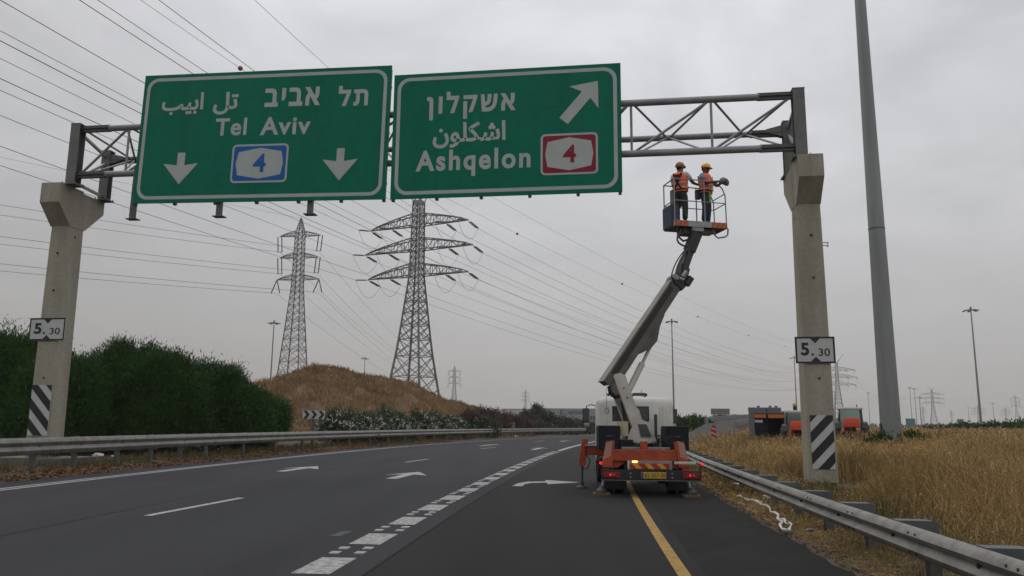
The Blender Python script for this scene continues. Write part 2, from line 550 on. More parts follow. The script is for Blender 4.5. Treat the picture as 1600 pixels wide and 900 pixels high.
M['hi_vis_strip'] = mat('hi_vis_strip', (0.45, 0.42, 0.3), 0.5)
M['skin_tan'] = mat('skin_tan', (0.13, 0.065, 0.045), 0.6)
M['skin_dark'] = mat('skin_dark', (0.1, 0.05, 0.036), 0.6)
M['hair'] = mat('hair', (0.012, 0.01, 0.009), 0.7)
M['jeans'] = mat('jeans', (0.035, 0.05, 0.085), 0.85, 0, (0.022, 0.032, 0.055), 9, 5, 0.3, 0.7)
M['trousers'] = mat('trousers', (0.022, 0.025, 0.026), 0.85, 0, (0.035, 0.038, 0.04), 9, 5, 0.3, 0.7)
M['shirt_white'] = mat('shirt_white', (0.5, 0.5, 0.5), 0.8)
M['shirt_blue'] = mat('shirt_blue', (0.14, 0.2, 0.33), 0.85)
M['helmet_yellow'] = mat('helmet_yellow', (0.75, 0.38, 0.02), 0.35)
M['helmet_orange'] = mat('helmet_orange', (0.34, 0.16, 0.06), 0.5)
M['strap_pale'] = mat('strap_pale', (0.5, 0.47, 0.38), 0.7)
M['harness'] = mat('harness', (0.014, 0.014, 0.014), 0.8)
M['lime'] = mat('lime', (0.22, 0.45, 0.03), 0.7)
M['glove_grey'] = mat('glove_grey', (0.12, 0.12, 0.125), 0.8)
M['cloth_grey'] = mat('cloth_grey', (0.16, 0.165, 0.175), 0.85)
M['leaf'] = mat('leaf', (0.008, 0.024, 0.006), 0.7, 0, (0.045, 0.112, 0.02), 0.35, 3, 0.3, 0.7, attr='tint', spec=0.1)
M['leaf_dull'] = mat('leaf_dull', (0.03, 0.04, 0.02), 0.7, 0, (0.058, 0.07, 0.036), 0.3, 3, 0.3, 0.7, attr='tint', spec=0.3)
M['leaf_oleander'] = mat('leaf_oleander', (0.02, 0.04, 0.014), 0.6, 0, (0.06, 0.095, 0.035), 0.7, 3, 0.3, 0.7, attr='tint', spec=0.3)
M['leaf_red'] = mat('leaf_red', (0.045, 0.026, 0.022), 0.65, 0, (0.125, 0.046, 0.045), 0.5, 3, 0.3, 0.7, attr='tint', spec=0.3)
M['petal'] = mat('petal', (0.66, 0.65, 0.58), 0.7, 0, (0.5, 0.48, 0.41), 3, 3, 0.3, 0.7)
M['bark'] = mat('bark', (0.05, 0.04, 0.03), 0.9, 0, (0.03, 0.024, 0.018), 6, 6, 0.3, 0.7)
M['straw'] = mat('straw', (0.15, 0.083, 0.03), 0.9, 0, (0.6, 0.42, 0.2), 0.25, 5, 0.35, 0.65, attr='tint', spec=0.12, col3=(0.12, 0.088, 0.024), scale3=0.3, amt3=0.85)
M['straw_hill'] = mat('straw_hill', (0.17, 0.105, 0.05), 0.9, 0, (0.37, 0.245, 0.12), 0.1, 5, 0.35, 0.65, attr='tint', spec=0.12, col3=(0.1, 0.06, 0.034), scale3=0.09, amt3=0.6)
M['weed'] = mat('weed', (0.06, 0.055, 0.02), 0.85, 0, (0.17, 0.145, 0.055), 0.6, 4, 0.3, 0.7, attr='tint', spec=0.15)
M['litter_leaf'] = mat('litter_leaf', (0.06, 0.032, 0.018), 0.9, 0, (0.27, 0.16, 0.08), 3, 4, 0.3, 0.7, attr='tint', spec=0.15)
M['plastic_white'] = mat('plastic_white', (0.6, 0.61, 0.6), 0.5)
M['building_grey'] = mat('building_grey', (0.23, 0.245, 0.26), 0.7)
M['building_white'] = mat('building_white', (0.4, 0.41, 0.41), 0.7)
M['navy'] = mat('navy', (0.03, 0.045, 0.08), 0.6)
M['tractor_orange'] = mat('tractor_orange', (0.75, 0.09, 0.035), 0.45, 0, (0.6, 0.07, 0.03), 3, 5, 0.3, 0.7)
M['trailer_orange'] = mat('trailer_orange', (0.5, 0.14, 0.03), 0.5)
M['trailer_grey'] = mat('trailer_grey', (0.13, 0.14, 0.15), 0.6)
M['sign_brown'] = mat('sign_brown', (0.16, 0.135, 0.115), 0.7)
M['sign_teal'] = mat('sign_teal', (0.02, 0.17, 0.15), 0.5)
M['yellow_plastic'] = mat('yellow_plastic', (0.5, 0.3, 0.02), 0.5)
M['ramp'] = mat('ramp', (0.042, 0.042, 0.044), 0.9, 0, (0.062, 0.062, 0.062), 0.3, 5, 0.3, 0.7, spec=0.2)
M['parapet'] = mat('parapet', (0.15, 0.15, 0.145), 0.9)

M['paint_smear'] = mat('paint_smear', (0.06, 0.063, 0.066), 0.8)
# ------------------------------------------------------------------ the run of the road
def quad(a, b, c, y0, y1):
    def f(Y):
        Y = np.asarray(Y, dtype=float)
        t = np.clip(Y, y0, y1)
        return a + b * t + c * t * t + (b + 2 * c * t) * (Y - t)
    return f
XL = quad(-12.65, -0.009, 0.00166, 12, 100)      # white line on the left edge
XB = quad(-2.96, 0.0754, 0.00082, 4, 95)         # broken line beside the exit lane
def XR(Y): return XB(Y) + 4.15                   # yellow line on the right edge
def XA(Y): return XB(Y) + 6.1                    # right edge of the asphalt
def XRAIL(Y): return XB(Y) + 6.52 + 0.012 * (np.asarray(Y, float) - 9)
def XLR(Y): return XL(Y) - 2.15                  # left rail

def strip(fa, fb, ys, z, mb=None):
    mb = mb or MB()
    V = []
    for y in ys:
        za = z(y) if callable(z) else z
        V += [(float(fa(y)), y, za), (float(fb(y)), y, za)]
    F = [(2 * i, 2 * i + 1, 2 * i + 3, 2 * i + 2) for i in range(len(ys) - 1)]
    return mb.add(V, F)

def ss(a, b, x):
    t = np.clip((np.asarray(x, float) - a) / (b - a), 0, 1)
    return t * t * (3 - 2 * t)

YS = list(np.arange(-12, 60, 2.0)) + list(np.arange(60, 190, 4.0))
# base ground to the horizon
g = MB()
g.add([(-2400, -300, -0.12), (2400, -300, -0.12), (2400, 2600, -0.12), (-2400, 2600, -0.12)], [(0, 1, 2, 3)])
tag(g.build('ground', M['ground']), 'flat dry plain reaching to the horizon', 'ground', kind='structure')
# asphalt: main lanes, then the newer exit lane and shoulder on the right
road = strip(lambda y: XL(y) - 1.5, lambda y: XB(y) + 0.6, YS, 0.0).build('road', M['asphalt'])
tag(road, 'grey asphalt motorway curving right', 'road', kind='structure')
lane = strip(lambda y: XB(y) + 0.6, lambda y: XR(y) + 0.25, YS, 0.0).build('exit_lane', M['asphalt_new'])
tag(lane, 'darker asphalt exit lane under the truck', 'road', kind='structure')
shd = strip(lambda y: XR(y) + 0.25, lambda y: XA(y) + 0.025 * math.sin(y * 1.7) + 0.03 * math.sin(y * 6.1), list(np.arange(-12, 60, 0.5)) + list(np.arange(60, 190, 4.0)), 0.0).build('shoulder', M['shoulder'])
tag(shd, 'dark asphalt shoulder right of the yellow line', 'road shoulder', kind='structure')

Z1 = 0.004
for off in (-0.13, 0.17):
    strip(lambda y: XL(y) + off - 0.075, lambda y: XL(y) + off + 0.075, [y for y in YS if y < 60], Z1).build('edge_line', M['paint_white'], road)
strip(lambda y: XL(y) - 0.1, lambda y: XL(y) + 0.12, [y for y in YS if y >= 58], Z1).build('edge_line', M['paint_white'], road)
strip(lambda y: XR(y) - 0.075, lambda y: XR(y) + 0.075, YS, Z1).build('yellow_edge_line', M['paint_yellow'], lane)
strip(lambda y: XB(y) - 0.16, lambda y: XB(y) + 0.16, list(np.arange(51.6, 150, 2.0)), Z1).build('solid_line', M['paint_white'], road)
# wide short dashes with four small studs between each two
def patch(cx, cy, w, l, hd=0.1):
    d = np.array([math.sin(hd), math.cos(hd)]); n = np.array([d[1], -d[0]])
    c = np.array([cx, cy])
    return [tuple(c + a * n * w / 2 + b * d * l / 2) + (Z1,) for a, b in ((-1, -1), (1, -1), (1, 1), (-1, 1))]
k = 0
y = 3.12
while y < 51:
    hd = math.atan(0.0754 + 0.00164 * y)
    MB().flat(patch(XB(y), y, 0.44, 1.08, hd)).build('lane_dash', M['paint_dash'], road)
    st = MB()
    for a in (-0.16, 0.16):
        for b in (0.88, 1.26):
            p = patch(XB(y + b) + a, y + b, 0.125, 0.16, hd)
            st.add([(q[0], q[1], 0.0) for q in p] + [(q[0], q[1], 0.016) for q in p], [(4, 5, 6, 7), (0, 1, 5, 4), (1, 2, 6, 5), (2, 3, 7, 6), (3, 0, 4, 7)])
    st.build('road_stud', M['paint_white'], road)
    y += 2.18
for (x0, y0, x1, y1) in ((-6.4, 14.4, -5.9, 17.88), (-4.5, 34.6, -3.85, 37.9), (-1.98, 54.2, -1.05, 58.2), (2.3, 78, 3.5, 83)):
    d = np.array([x1 - x0, y1 - y0]); d /= np.linalg.norm(d); n = np.array([d[1], -d[0]]) * 0.08
    MB().flat([(x0 - n[0], y0 - n[1], Z1), (x0 + n[0], y0 + n[1], Z1), (x1 + n[0], y1 + n[1], Z1), (x1 - n[0], y1 - n[1], Z1)]).build('lane_line', M['paint_white'], road)
def arrow(tip, hd, L=3.5, hw=0.7, hl=1.8, sw=0.17):
    d = np.array([math.sin(hd), math.cos(hd)]); n = np.array([d[1], -d[0]]); t = np.array(tip[:2])
    mb = MB()
    P = lambda a, b: tuple(t - d * a + n * b) + (Z1,)
    mb.add([P(0, 0), P(hl, -hw), P(hl - 0.45, -sw), P(L, -sw), P(L, sw), P(hl - 0.45, sw), P(hl, hw)],
           [(0, 1, 2), (0, 2, 5), (0, 5, 6), (2, 3, 4, 5)])
    return mb
arrow(ground_at(497, 728.5), 0.13).build('lane_arrow', M['paint_white'], road)
arrow(ground_at(655, 737.5), 0.13).build('lane_arrow', M['paint_white'], road)
arrow((-1.2, 66.0), 0.2, 5.5).build('lane_arrow', M['paint_white'], road)
arrow((2.3, 58.0), 0.17, 5.0).build('lane_arrow', M['paint_white'], road)
arrow((6.0, 84.0), 0.22, 5.0).build('lane_arrow', M['paint_white'], road)
ra = MB()
sh_ = [(0.05, 21.9), (0.33, 21.9), (0.42, 22.7), (0.62, 23.15), (1.05, 23.3), (1.05, 22.7), (2.05, 23.55), (1.05, 24.4), (1.05, 23.8), (0.5, 23.65), (0.2, 22.9)]
ra.add([(p[0], p[1], Z1) for p in sh_], [(0, 1, 2, 10), (10, 2, 3, 9), (9, 3, 4, 8), (5, 6, 7)])
ra.build('turn_arrow', M['paint_white'], lane)

# paving joint between the two main lanes, and an old smear of paint
strip(lambda y: XL(y) + 5.2, lambda y: XL(y) + 5.225, [y for y in YS if y < 100], Z1 - 0.001).build('paving_joint', M['shoulder'], road)
strip(lambda y: XB(y) + 0.59, lambda y: XB(y) + 0.625, [y for y in YS if y < 100], Z1 - 0.001).build('paving_joint', M['shoulder'], lane)
sm_ = ground_at(531, 834)
MB().flat([(sm_[0] - 0.1, sm_[1] - 0.25, Z1), (sm_[0] + 0.06, sm_[1] - 0.3, Z1), (sm_[0] + 0.14, sm_[1] + 0.3, Z1), (sm_[0] - 0.02, sm_[1] + 0.24, Z1)]).build('paint_smear', M['paint_smear'], road)
# left verge, right field
def grid(name, U, W, fn, m):
    V = np.array([fn(u, w) for u in U for w in W])
    nw = len(W)
    F = np.array([(i * nw + j, i * nw + j + 1, (i + 1) * nw + j + 1, (i + 1) * nw + j) for i in range(len(U) - 1) for j in range(nw - 1)])
    return fast_mesh(name, V, F[:, ::-1], m, smooth=True)
def bumps(x, y):
    return 0.035 * math.sin(x * 1.9 + 0.7 * y) + 0.03 * math.sin(y * 1.3 - x * 0.8) + 0.02 * math.sin(3.1 * x) * math.sin(2.7 * y)
def verge_z(d, y):                                # d metres left of the white edge line
    return float(-0.02 + 0.035 * ss(1.15, 1.4, d) + 0.10 * ss(1.2, 2.6, d) + bumps(d, y) * ss(0.9, 2.2, d) * 0.8 + 0.2 * ss(4, 14, d))
vg = grid('left_verge', list(np.arange(-10, 120, 1.0)), [1.1, 1.25, 1.4, 1.6, 2.0, 2.5, 3, 3.6, 4.5, 6, 9, 14, 22, 34], lambda y, d: (float(XL(y)) - d, y, verge_z(d, y)), M['litter_soil'])
tag(vg, 'leaf-strewn dark soil beside the left lane', 'verge', kind='structure')
def field_z(o, y):                                # o metres right of the broken line
    x = o + float(XB(y))
    dip = 0.26 * (1 - float(ss(0.7, 2.2, math.hypot(x - 9.5, y - 24.2))))
    return float(-0.03 + 0.04 * ss(5.95, 6.25, o) + bumps(o, y) * ss(6.3, 7.6, o) + 0.48 * ss(11, 21, o) - 0.05 * ss(6.5, 8, o) - dip)
def field_zx(x, y): return field_z(x - float(XB(y)), y)
fd = grid('dry_field', list(np.arange(-8, 60, 1.0)) + list(np.arange(60, 160, 5.0)), [5.85, 6.02, 6.16, 6.35, 6.7, 7.2, 7.8, 8.6, 9.6, 11, 12.5, 14, 16, 18, 21, 26, 34, 48, 70, 110, 180], lambda y, o: (float(XB(y)) + o, y, field_z(o, y) if y < 130 else field_z(o, y) - 0.02 * (y - 130)), M['soil'])
tag(fd, 'dry soil field right of the crash barrier', 'field', kind='structure')

# the brown hill on the left
HX = [-75, -60, -46, -40, -36, -31, -28, -25, -21.5, -19, -16.6, -14, -11.5, -8.1, -4.7, -1.3, 2.5]
HZ = [1.5, 3.5, 4.6, 5.0, 5.5, 6.4, 7.7, 8.5, 8.25, 7.75, 7.0, 6.5, 5.75, 4.4, 3.3, 1.8, 0.2]
RY = 105.0
def hill_z(x, y):
    h = float(np.interp(x, HX, HZ))
    yf = 58.0
    for yy in np.arange(58, 130, 1.0):
        if float(XLR(yy)) - 2.5 > x:
            yf = yy; break
    t = float(ss(0, 1, (y - yf) / max(RY - yf, 10.0))) if y <= RY else 1.0 - float(ss(RY + 4, RY + 55, y))
    wob = 0.26 * math.sin(x * 0.55 + y * 0.21) + 0.22 * math.sin(x * 1.3 - y * 0.5) + 0.16 * math.sin(2.3 * x + 1.1 * y) * math.sin(0.7 * x - 0.4 * y)
    return -0.1 + (h + wob) * t
hl = grid('hill', list(np.arange(-75, 4, 1.0)), list(np.arange(56, 165, 1.5)), lambda x, y: (x, y, hill_z(x, y)), M['hill'])
hl.data.flip_normals()
tag(hl, 'rounded hill of dry brown grass', 'hill', kind='structure')

# ------------------------------------------------------------------ crash barriers
def rail(name, label, fx, ys, zt, zg, side, rail_m, post_ys, blk, bh=0.31):
    """W-beam facing the road (side=+1: road lies to +x)"""
    base = (float(fx(ys[0])), ys[0], 0.0)
    t = thing(name, label, 'crash barrier', base)
    prof = [(-0.005, 0.0), (0.055, -0.045), (0.075, -0.085), (0.03, -0.13), (0.0, -0.155), (0.03, -0.18), (0.075, -0.225), (0.055, -0.265), (-0.005, -0.31)]
    prof = prof + [(p[0] - 0.008, p[1]) for p in reversed(prof)]
    secs = []
    for y in ys:
        x = float(fx(y)); dx = (float(fx(y + 0.3)) - float(fx(y - 0.3))) / 0.6
        n = np.array([1, -dx]) / math.hypot(1, dx) * side
        secs.append([(x + n[0] * p[0], y + n[1] * p[0], zt(y) + p[1] * bh / 0.31) for p in prof])
    beam = MB().loft(secs)
    for y in post_ys:
        x = float(fx(y)); dx = (float(fx(y + 0.3)) - float(fx(y - 0.3))) / 0.6
        n = np.array([1, -dx]) / math.hypot(1, dx) * side
        dd = np.array([dx, 1]) / math.hypot(1, dx)
        mb = MB()
        c = np.array([x, y]) - n * (0.05 + blk + 0.07)
        z0, z1 = zg(y) - 0.2, zt(y) + (0.02 if blk < 0.2 else -0.0)
        # C-section post
        for (a, b, wa, wb) in ((0, 0, 0.012, 0.075), (-0.055, 0.068, 0.055, 0.008), (-0.055, -0.068, 0.055, 0.008)):
            q = c + n * (a + 0.055) + dd * b
            P = [q + n * i * wa + dd * j * wb for i, j in ((-1, -1), (1, -1), (1, 1), (-1, 1))]
            mb.add([(p[0], p[1], z0) for p in P] + [(p[0], p[1], z1) for p in P], [(3, 2, 1, 0), (4, 5, 6, 7), (0, 1, 5, 4), (1, 2, 6, 5), (2, 3, 7, 6), (3, 0, 4, 7)])
        mb.build('post', M['galv_post'], t, world=True)
        bk = MB()
        q0 = np.array([x, y]) - n * 0.012
        bk.bar((q0[0], q0[1], zt(y) - 0.45 * bh), (c[0] + n[0] * 0.02, c[1] + n[1] * 0.02, zt(y) - 0.45 * bh), 0.2 if blk > 0.2 else 0.12, 0.3 if blk > 0.2 else 0.2)
        bk.build('spacer', M['galv_post'], t, world=True)
        bo = beam.slot(1)
        q1 = np.array([x, y]) + n * 0.004
        bo.tube([(q1[0], q1[1], zt(y) - 0.5 * bh), (q1[0] + n[0] * 0.03, q1[1] + n[1] * 0.03, zt(y) - 0.5 * bh)], 0.022, 6)
        for dy_ in (-0.09, 0.09):
            for dz_ in (-0.06, -0.25):
                q2 = q1 + n * 0.05 + dd * (dy_ + 1.35)
                bo.tube([(q2[0], q2[1], zt(y) + dz_ * bh / 0.31), (q2[0] + n[0] * 0.014, q2[1] + n[1] * 0.014, zt(y) + dz_ * bh / 0.31)], 0.015, 6)
    beam.build('beam', [rail_m, M['bolt']], t, world=True, smooth=True)
    return t
ry = list(np.arange(1.0, 60, 1.0)) + list(np.arange(60, 150, 3.0))
rail('crash_barrier', 'long grey steel crash barrier along the dry grass on the right', XRAIL, ry, lambda y: 0.62, lambda y: 0.0, -1, M['galv_rail'],
     list(np.arange(5.2, 60, 2.0)) + list(np.arange(62, 110, 4.0)), 0.28)
ly = list(np.arange(10, 62, 1.0)) + list(np.arange(62, 140, 3.0))
rail('crash_barrier', 'long grey steel crash barrier in front of the dark trees on the left', XLR, ly, lambda y: 1.13, lambda y: 0.1, 1, M['galv_rail'],
     [18.0, 20.0, 22.0, 24.0, 26.0, 28.4, 30.6, 32.8, 35.0, 38.6, 42.2, 45.8, 49.6] + list(np.arange(53.4, 130, 3.8)), 0.05, 0.5)

# ------------------------------------------------------------------ sign gantry
GP = np.array([-15.1, 27.3, 0.0])
GA = math.atan2(-3.5, 24.1)
gx = np.array([math.cos(GA), math.sin(GA), 0]); gy = np.array([-math.sin(GA), math.cos(GA), 0])
def gw(s, n, z): return GP + gx * s + gy * n + np.array([0, 0, z])
gan = thing('sign_gantry', 'tall concrete and steel gantry carrying the two green signs over the road', 'gantry', GP, GA)
for cs, w0, w1, inner, zb, ft, fw in ((24.62, 0.84, 0.72, -1, 0.03, -0.2, 0.85), (-1.27, 0.86, 0.74, 1, 0.55, 0.38, 1.4)):
    cn = 0.6
    mb = MB()
    ch = 0.06
    def sec(w, d, z):
        return [(cs - w / 2 + ch, cn - d / 2, z), (cs + w / 2 - ch, cn - d / 2, z), (cs + w / 2, cn - d / 2 + ch, z), (cs + w / 2, cn + d / 2 - ch, z),
                (cs + w / 2 - ch, cn + d / 2, z), (cs - w / 2 + ch, cn + d / 2, z), (cs - w / 2, cn + d / 2 - ch, z), (cs - w / 2, cn - d / 2 + ch, z)]
    mb.loft([sec(w0, 0.86, zb), sec(w0 - 0.03, 0.84, 2.5), sec(w1 + 0.02, 0.8, 8.0), sec(w1, 0.8, 8.56)])
    colm = mb
    mb = MB()
    pr_ = [(cn - 0.4, 8.55), (-0.45, 9.27), (-0.45, 9.98), (0.75, 9.98), (0.75, 9.9), (1.95, 9.9), (1.95, 9.4), (cn + 0.4, 8.55)]
    mb.prism(pr_, 'x', cs - w1 / 2 - 0.012, cs + w1 / 2 + 0.012)
    mb.build('column_head', M['concrete'], gan)
    mb = colm.slot(1)
    for (hz, side_) in ((7.55, 0), (3.1, 0), (8.2, 1), (6.2, 0)):
        if side_ == 0:
            mb.tube([(cs + 0.03, cn - 0.43, hz), (cs + 0.03, cn - 0.385 if hz > 7 else cn - 0.39, hz)], 0.04, 10)
        else:
            mb.tube([(cs + inner * (w1 / 2 + 0.012), cn - 0.05, hz), (cs + inner * (w1 / 2 - 0.03), cn - 0.05, hz)], 0.045, 10)
    mb.build('column', [M['concrete'], M['bolt']], gan)
    mb = MB()
    mb.box((cs - fw, cn - 0.85, -0.6), (cs + fw, cn + 0.85, ft))
    mb.slot(1)
    for a in np.arange(-0.36, 0.37, 0.12):
        for b in (-0.36, 0.36):
            mb.tube([(cs + a, cn + b, ft - 0.02), (cs + a, cn + b, zb + 0.05)], 0.016, 6)
            mb.tube([(cs + b, cn + a, ft - 0.02), (cs + b, cn + a, zb + 0.05)], 0.016, 6)
    mb.build('footing', [M['footing'], M['dark_steel']], gan)
    # steel posts on the head
    ps = cs - 0.08 if inner < 0 else cs + 0.38
    ps = 24.43 if inner < 0 else -0.78
    def hpost(s0, n0, z0, z1, w, d):
        q = MB()
        q.box((s0 - w / 2, n0 - d / 2, z0), (s0 + w / 2, n0 - d / 2 + 0.03, z1))
        q.box((s0 - w / 2, n0 + d / 2 - 0.03, z0), (s0 + w / 2, n0 + d / 2, z1))
        q.box((s0 - 0.02, n0 - d / 2 + 0.031, z0), (s0 + 0.02, n0 + d / 2 - 0.031, z1 - 0.004))
        q.box((s0 - w / 2 - 0.01, n0 - d / 2 - 0.01, z1 + 0.001), (s0 + w / 2 + 0.01, n0 + d / 2 + 0.01, z1 + 0.03))
        q.box((s0 - w / 2 - 0.1, n0 - d / 2 - 0.08, z0 - 0.001), (s0 + w / 2 + 0.1, n0 + d / 2 + 0.08, z0 + 0.035))
        for a in (-1, 1):
            for b in (-1, 1):
                q.tube([(s0 + a * (w / 2 + 0.06), n0 + b * (d / 2 + 0.04), z0), (s0 + a * (w / 2 + 0.06), n0 + b * (d / 2 + 0.04), z0 + 0.1)], 0.022, 6)
        return q
    hpost(ps, 0.0, 9.98, 12.26, 0.36, 0.36).build('end_post', M['truss_post'], gan)
    hpost(ps, 1.75, 9.9, 11.86, 0.34, 0.3).build('rear_post', M['truss_post'], gan)
    for dd in (-0.1, 0.1):
        kb = MB()
        kb.prism([(ps - inner * 0.0, 11.8), (ps + inner * 0.72, 11.62), (ps + inner * 0.72, 11.5), (ps, 11.3)], 'y', 1.75 + dd - 0.012, 1.75 + dd + 0.012)
        kb.build('gusset', M['truss_post'], gan)
    for p_, q_ in (((ps, 0.15, 12.0), (ps, 1.72, 11.6)), ((ps, 0.15, 10.3), (ps, 1.7, 11.4)), ((ps, 0.2, 10.12), (ps, 1.62, 10.05))):
        MB().bar(p_, q_, 0.09, 0.09).build('tie', M['truss'], gan)
SA, SB = -0.78, 24.43
for nm, n0, zz, r_ in (('top_chord', 0.0, 12.1, 0.115), ('bottom_chord', 0.0, 10.36, 0.115), ('rear_chord', 1.75, 11.5, 0.105)):
    mb = MB()
    mb.tube([(SA + 1.25, n0, zz), (SB - 1.2, n0, zz)], r_, 14)
    mb.build(nm, M['truss'], gan, smooth=True)
    for a, b in ((SA + 0.1, SA + 1.3), (SB - 0.1, SB - 1.25)):
        mb = MB()
        mb.bar((a, n0, zz), (b, n0, zz), 0.12, 0.235)
        mb.bar((a, n0, zz), (b, n0, zz), 0.235, 0.03)
        mb.build('chord_splice', M['truss_dark'], gan)
nodes = [SB - 0.15 - 2.56 * k for k in range(10)] + [SA + 0.2]
def brace(p, q, r_):
    MB().tube([p, q], r_, 8).build('brace', M['truss'], gan, smooth=True)
for i in range(len(nodes)):
    s = nodes[i]
    if 0 < i < len(nodes) - 1:
        brace((s, 0, 12.05), (s, 0, 10.4), 0.042)
    if i < len(nodes) - 1:
        s2 = nodes[i + 1]
        m_ = (s + s2) / 2
        brace((s - 0.06, 0, 12.05), (s2 + 0.06, 0, 10.4), 0.045)
        brace((s - 0.1, 0.04, 12.05), (m_ + 0.05, 1.72, 11.5), 0.04)
        brace((s2 + 0.1, 0.04, 12.05), (m_ - 0.05, 1.72, 11.5), 0.04)
        brace((s - 0.2, 0.04, 10.38), (m_ + 0.05, 1.72, 11.48), 0.036)
        brace((s2 + 0.2, 0.04, 10.38), (m_ - 0.05, 1.72, 11.48), 0.036)
# climbing peg on the right column
mb = MB()
for dz_ in (0.0, 0.09):
    mb.tube([(24.97, 0.4, 7.25 + dz_), (25.2, 0.4, 7.25 + dz_), (25.2, 0.58, 7.25 + dz_)], 0.013, 6)
mb.build('cable_hook', M['dark_steel'], gan)

# ------------------------------------------------------------------ the two big signs
def rr(x0, z0, x1, z1, r, n=8):
    out = []
    for cx, cz, a0 in ((x1 - r, z1 - r, 0), (x0 + r, z1 - r, 90), (x0 + r, z0 + r, 180), (x1 - r, z0 + r, 270)):
        for k in range(n + 1):
            a = R(a0 + 90 * k / n)
            out.append((cx + r * math.cos(a), cz + r * math.sin(a)))
    return out
def ring(mb, outer, inner, y):
    n = len(outer)
    mb.add([(p[0], y, p[1]) for p in outer] + [(p[0], y, p[1]) for p in inner], [(k, (k + 1) % n, n + (k + 1) % n, n + k) for k in range(n)])
def face(mb, poly, y):
    mb.add([(p[0], y, p[1]) for p in poly], [tuple(range(len(poly)))])

M['sign_seam'] = mat('sign_seam', (0.004, 0.07, 0.045), 0.6)
class Sign:
    """a board hung on the gantry: local x along the truss, local z up, face at local y = 0 looking at the traffic"""
    def __init__(s, s0, z0, s1, z1, tilt, label):
        s.c = ((s0 + s1) / 2, (z0 + z1) / 2)
        s.w, s.h, s.tilt = s1 - s0, z1 - z0, tilt
        p = gw(s.c[0], -0.4, s.c[1])
        s.o = thing('direction_sign', label, 'road sign', p, GA)
        s.o.rotation_euler = (0, -tilt, GA)
    def L(s, a, z):
        dx, dz = a - s.c[0], z - s.c[1]
        return (dx * math.cos(s.tilt) + dz * math.sin(s.tilt), -dx * math.sin(s.tilt) + dz * math.cos(s.tilt))
    def rect(s, a0, z1, a1, z0):
        cx, cz = s.L((a0 + a1) / 2, (z0 + z1) / 2)
        w, h = (a1 - a0) / 2, (z1 - z0) / 2
        return (cx - w, cz - h, cx + w, cz + h)
    def board(s, ribs, dents):
        w, h = s.w / 2, s.h / 2
        nx = 5
        # board of horizontal planks, a few bent a little
        mb = MB()
        mb.box((-w, 0.0, -h), (w, 0.05, h))
        sb = mb.slot(1)
        zz = 0.36 * h
        for x in ribs:
            for z in np.arange(-h + 0.35, h - 0.2, 0.62):
                sb.tube([(x * w, -0.008, z), (x * w, 0.01, z)], 0.017, 6)
        for x in np.arange(-w + 0.4, w - 0.3, 0.5):
            sb.tube([(x + 0.1 * math.sin(9 * x), -0.008, zz), (x + 0.1 * math.sin(9 * x), 0.01, zz)], 0.016, 6)
        sb.slot(2)
        for x in ribs[1:-1]:
            sb.box((x * w - 0.004, -0.0035, -h + 0.02), (x * w + 0.004, -0.001, -h * 0.6))
        sb.box((-w + 0.02, -0.0035, zz - 0.004), (w - 0.02, -0.001, zz + 0.004))
        sb.build('board', [M['sign_green'], M['bolt'], M['sign_seam']], s.o)
        b = MB()
        ring(b, rr(-w + 0.13, -h + 0.13, w - 0.13, h - 0.13, 0.42), rr(-w + 0.25, -h + 0.25, w - 0.25, h - 0.25, 0.32), -0.006)
        b.build('border', M['sign_white'], s.o, fix=False)
        for x in ribs:
            MB().box((x * w - 0.05, 0.06, -h - 0.06), (x * w + 0.05, 0.16, h - 0.1)).build('frame_post', M['galv_post'], s.o)
        for z in (0.7, 0.0, -0.75):
            MB().box((-w + 0.02, 0.161, z * h - 0.04), (w - 0.02, 0.22, z * h + 0.04)).build('frame_rail', M['galv_post'], s.o)

def shield(sg, rect, col, num_rect, seg):
    x0, z0, x1, z1 = sg.rect(*rect)
    b = MB()
    b.add([(p[0], -0.012, p[1]) for p in rr(x0, z0, x1, z1, 0.16)], [tuple(range(36))])
    sh = b.build('route_shield', M['sign_white'], sg.o)
    b = MB()
    face(b, rr(x0 + 0.07, z0 + 0.07, x1 - 0.07, z1 - 0.07, 0.1), -0.016)
    b.build('shield_ground', col, sh)
    w, h = x1 - x0, z1 - z0
    cx, cz = (x0 + x1) / 2, (z0 + z1) / 2
    hexa = [(cx - 0.38 * w, cz + 0.3 * h), (cx, cz + 0.40 * h), (cx + 0.38 * w, cz + 0.3 * h), (cx + 0.42 * w, cz), (cx + 0.38 * w, cz - 0.3 * h), (cx, cz - 0.40 * h), (cx - 0.38 * w, cz - 0.3 * h), (cx - 0.42 * w, cz)]
    b = MB()
    face(b, hexa, -0.020)
    b.build('shield_field', M['sign_white'], sh)
    b = MB()
    put_text(b, '4', sg.rect(*num_rect), -0.024, 0.028)
    b.build('route_number', col, sh)

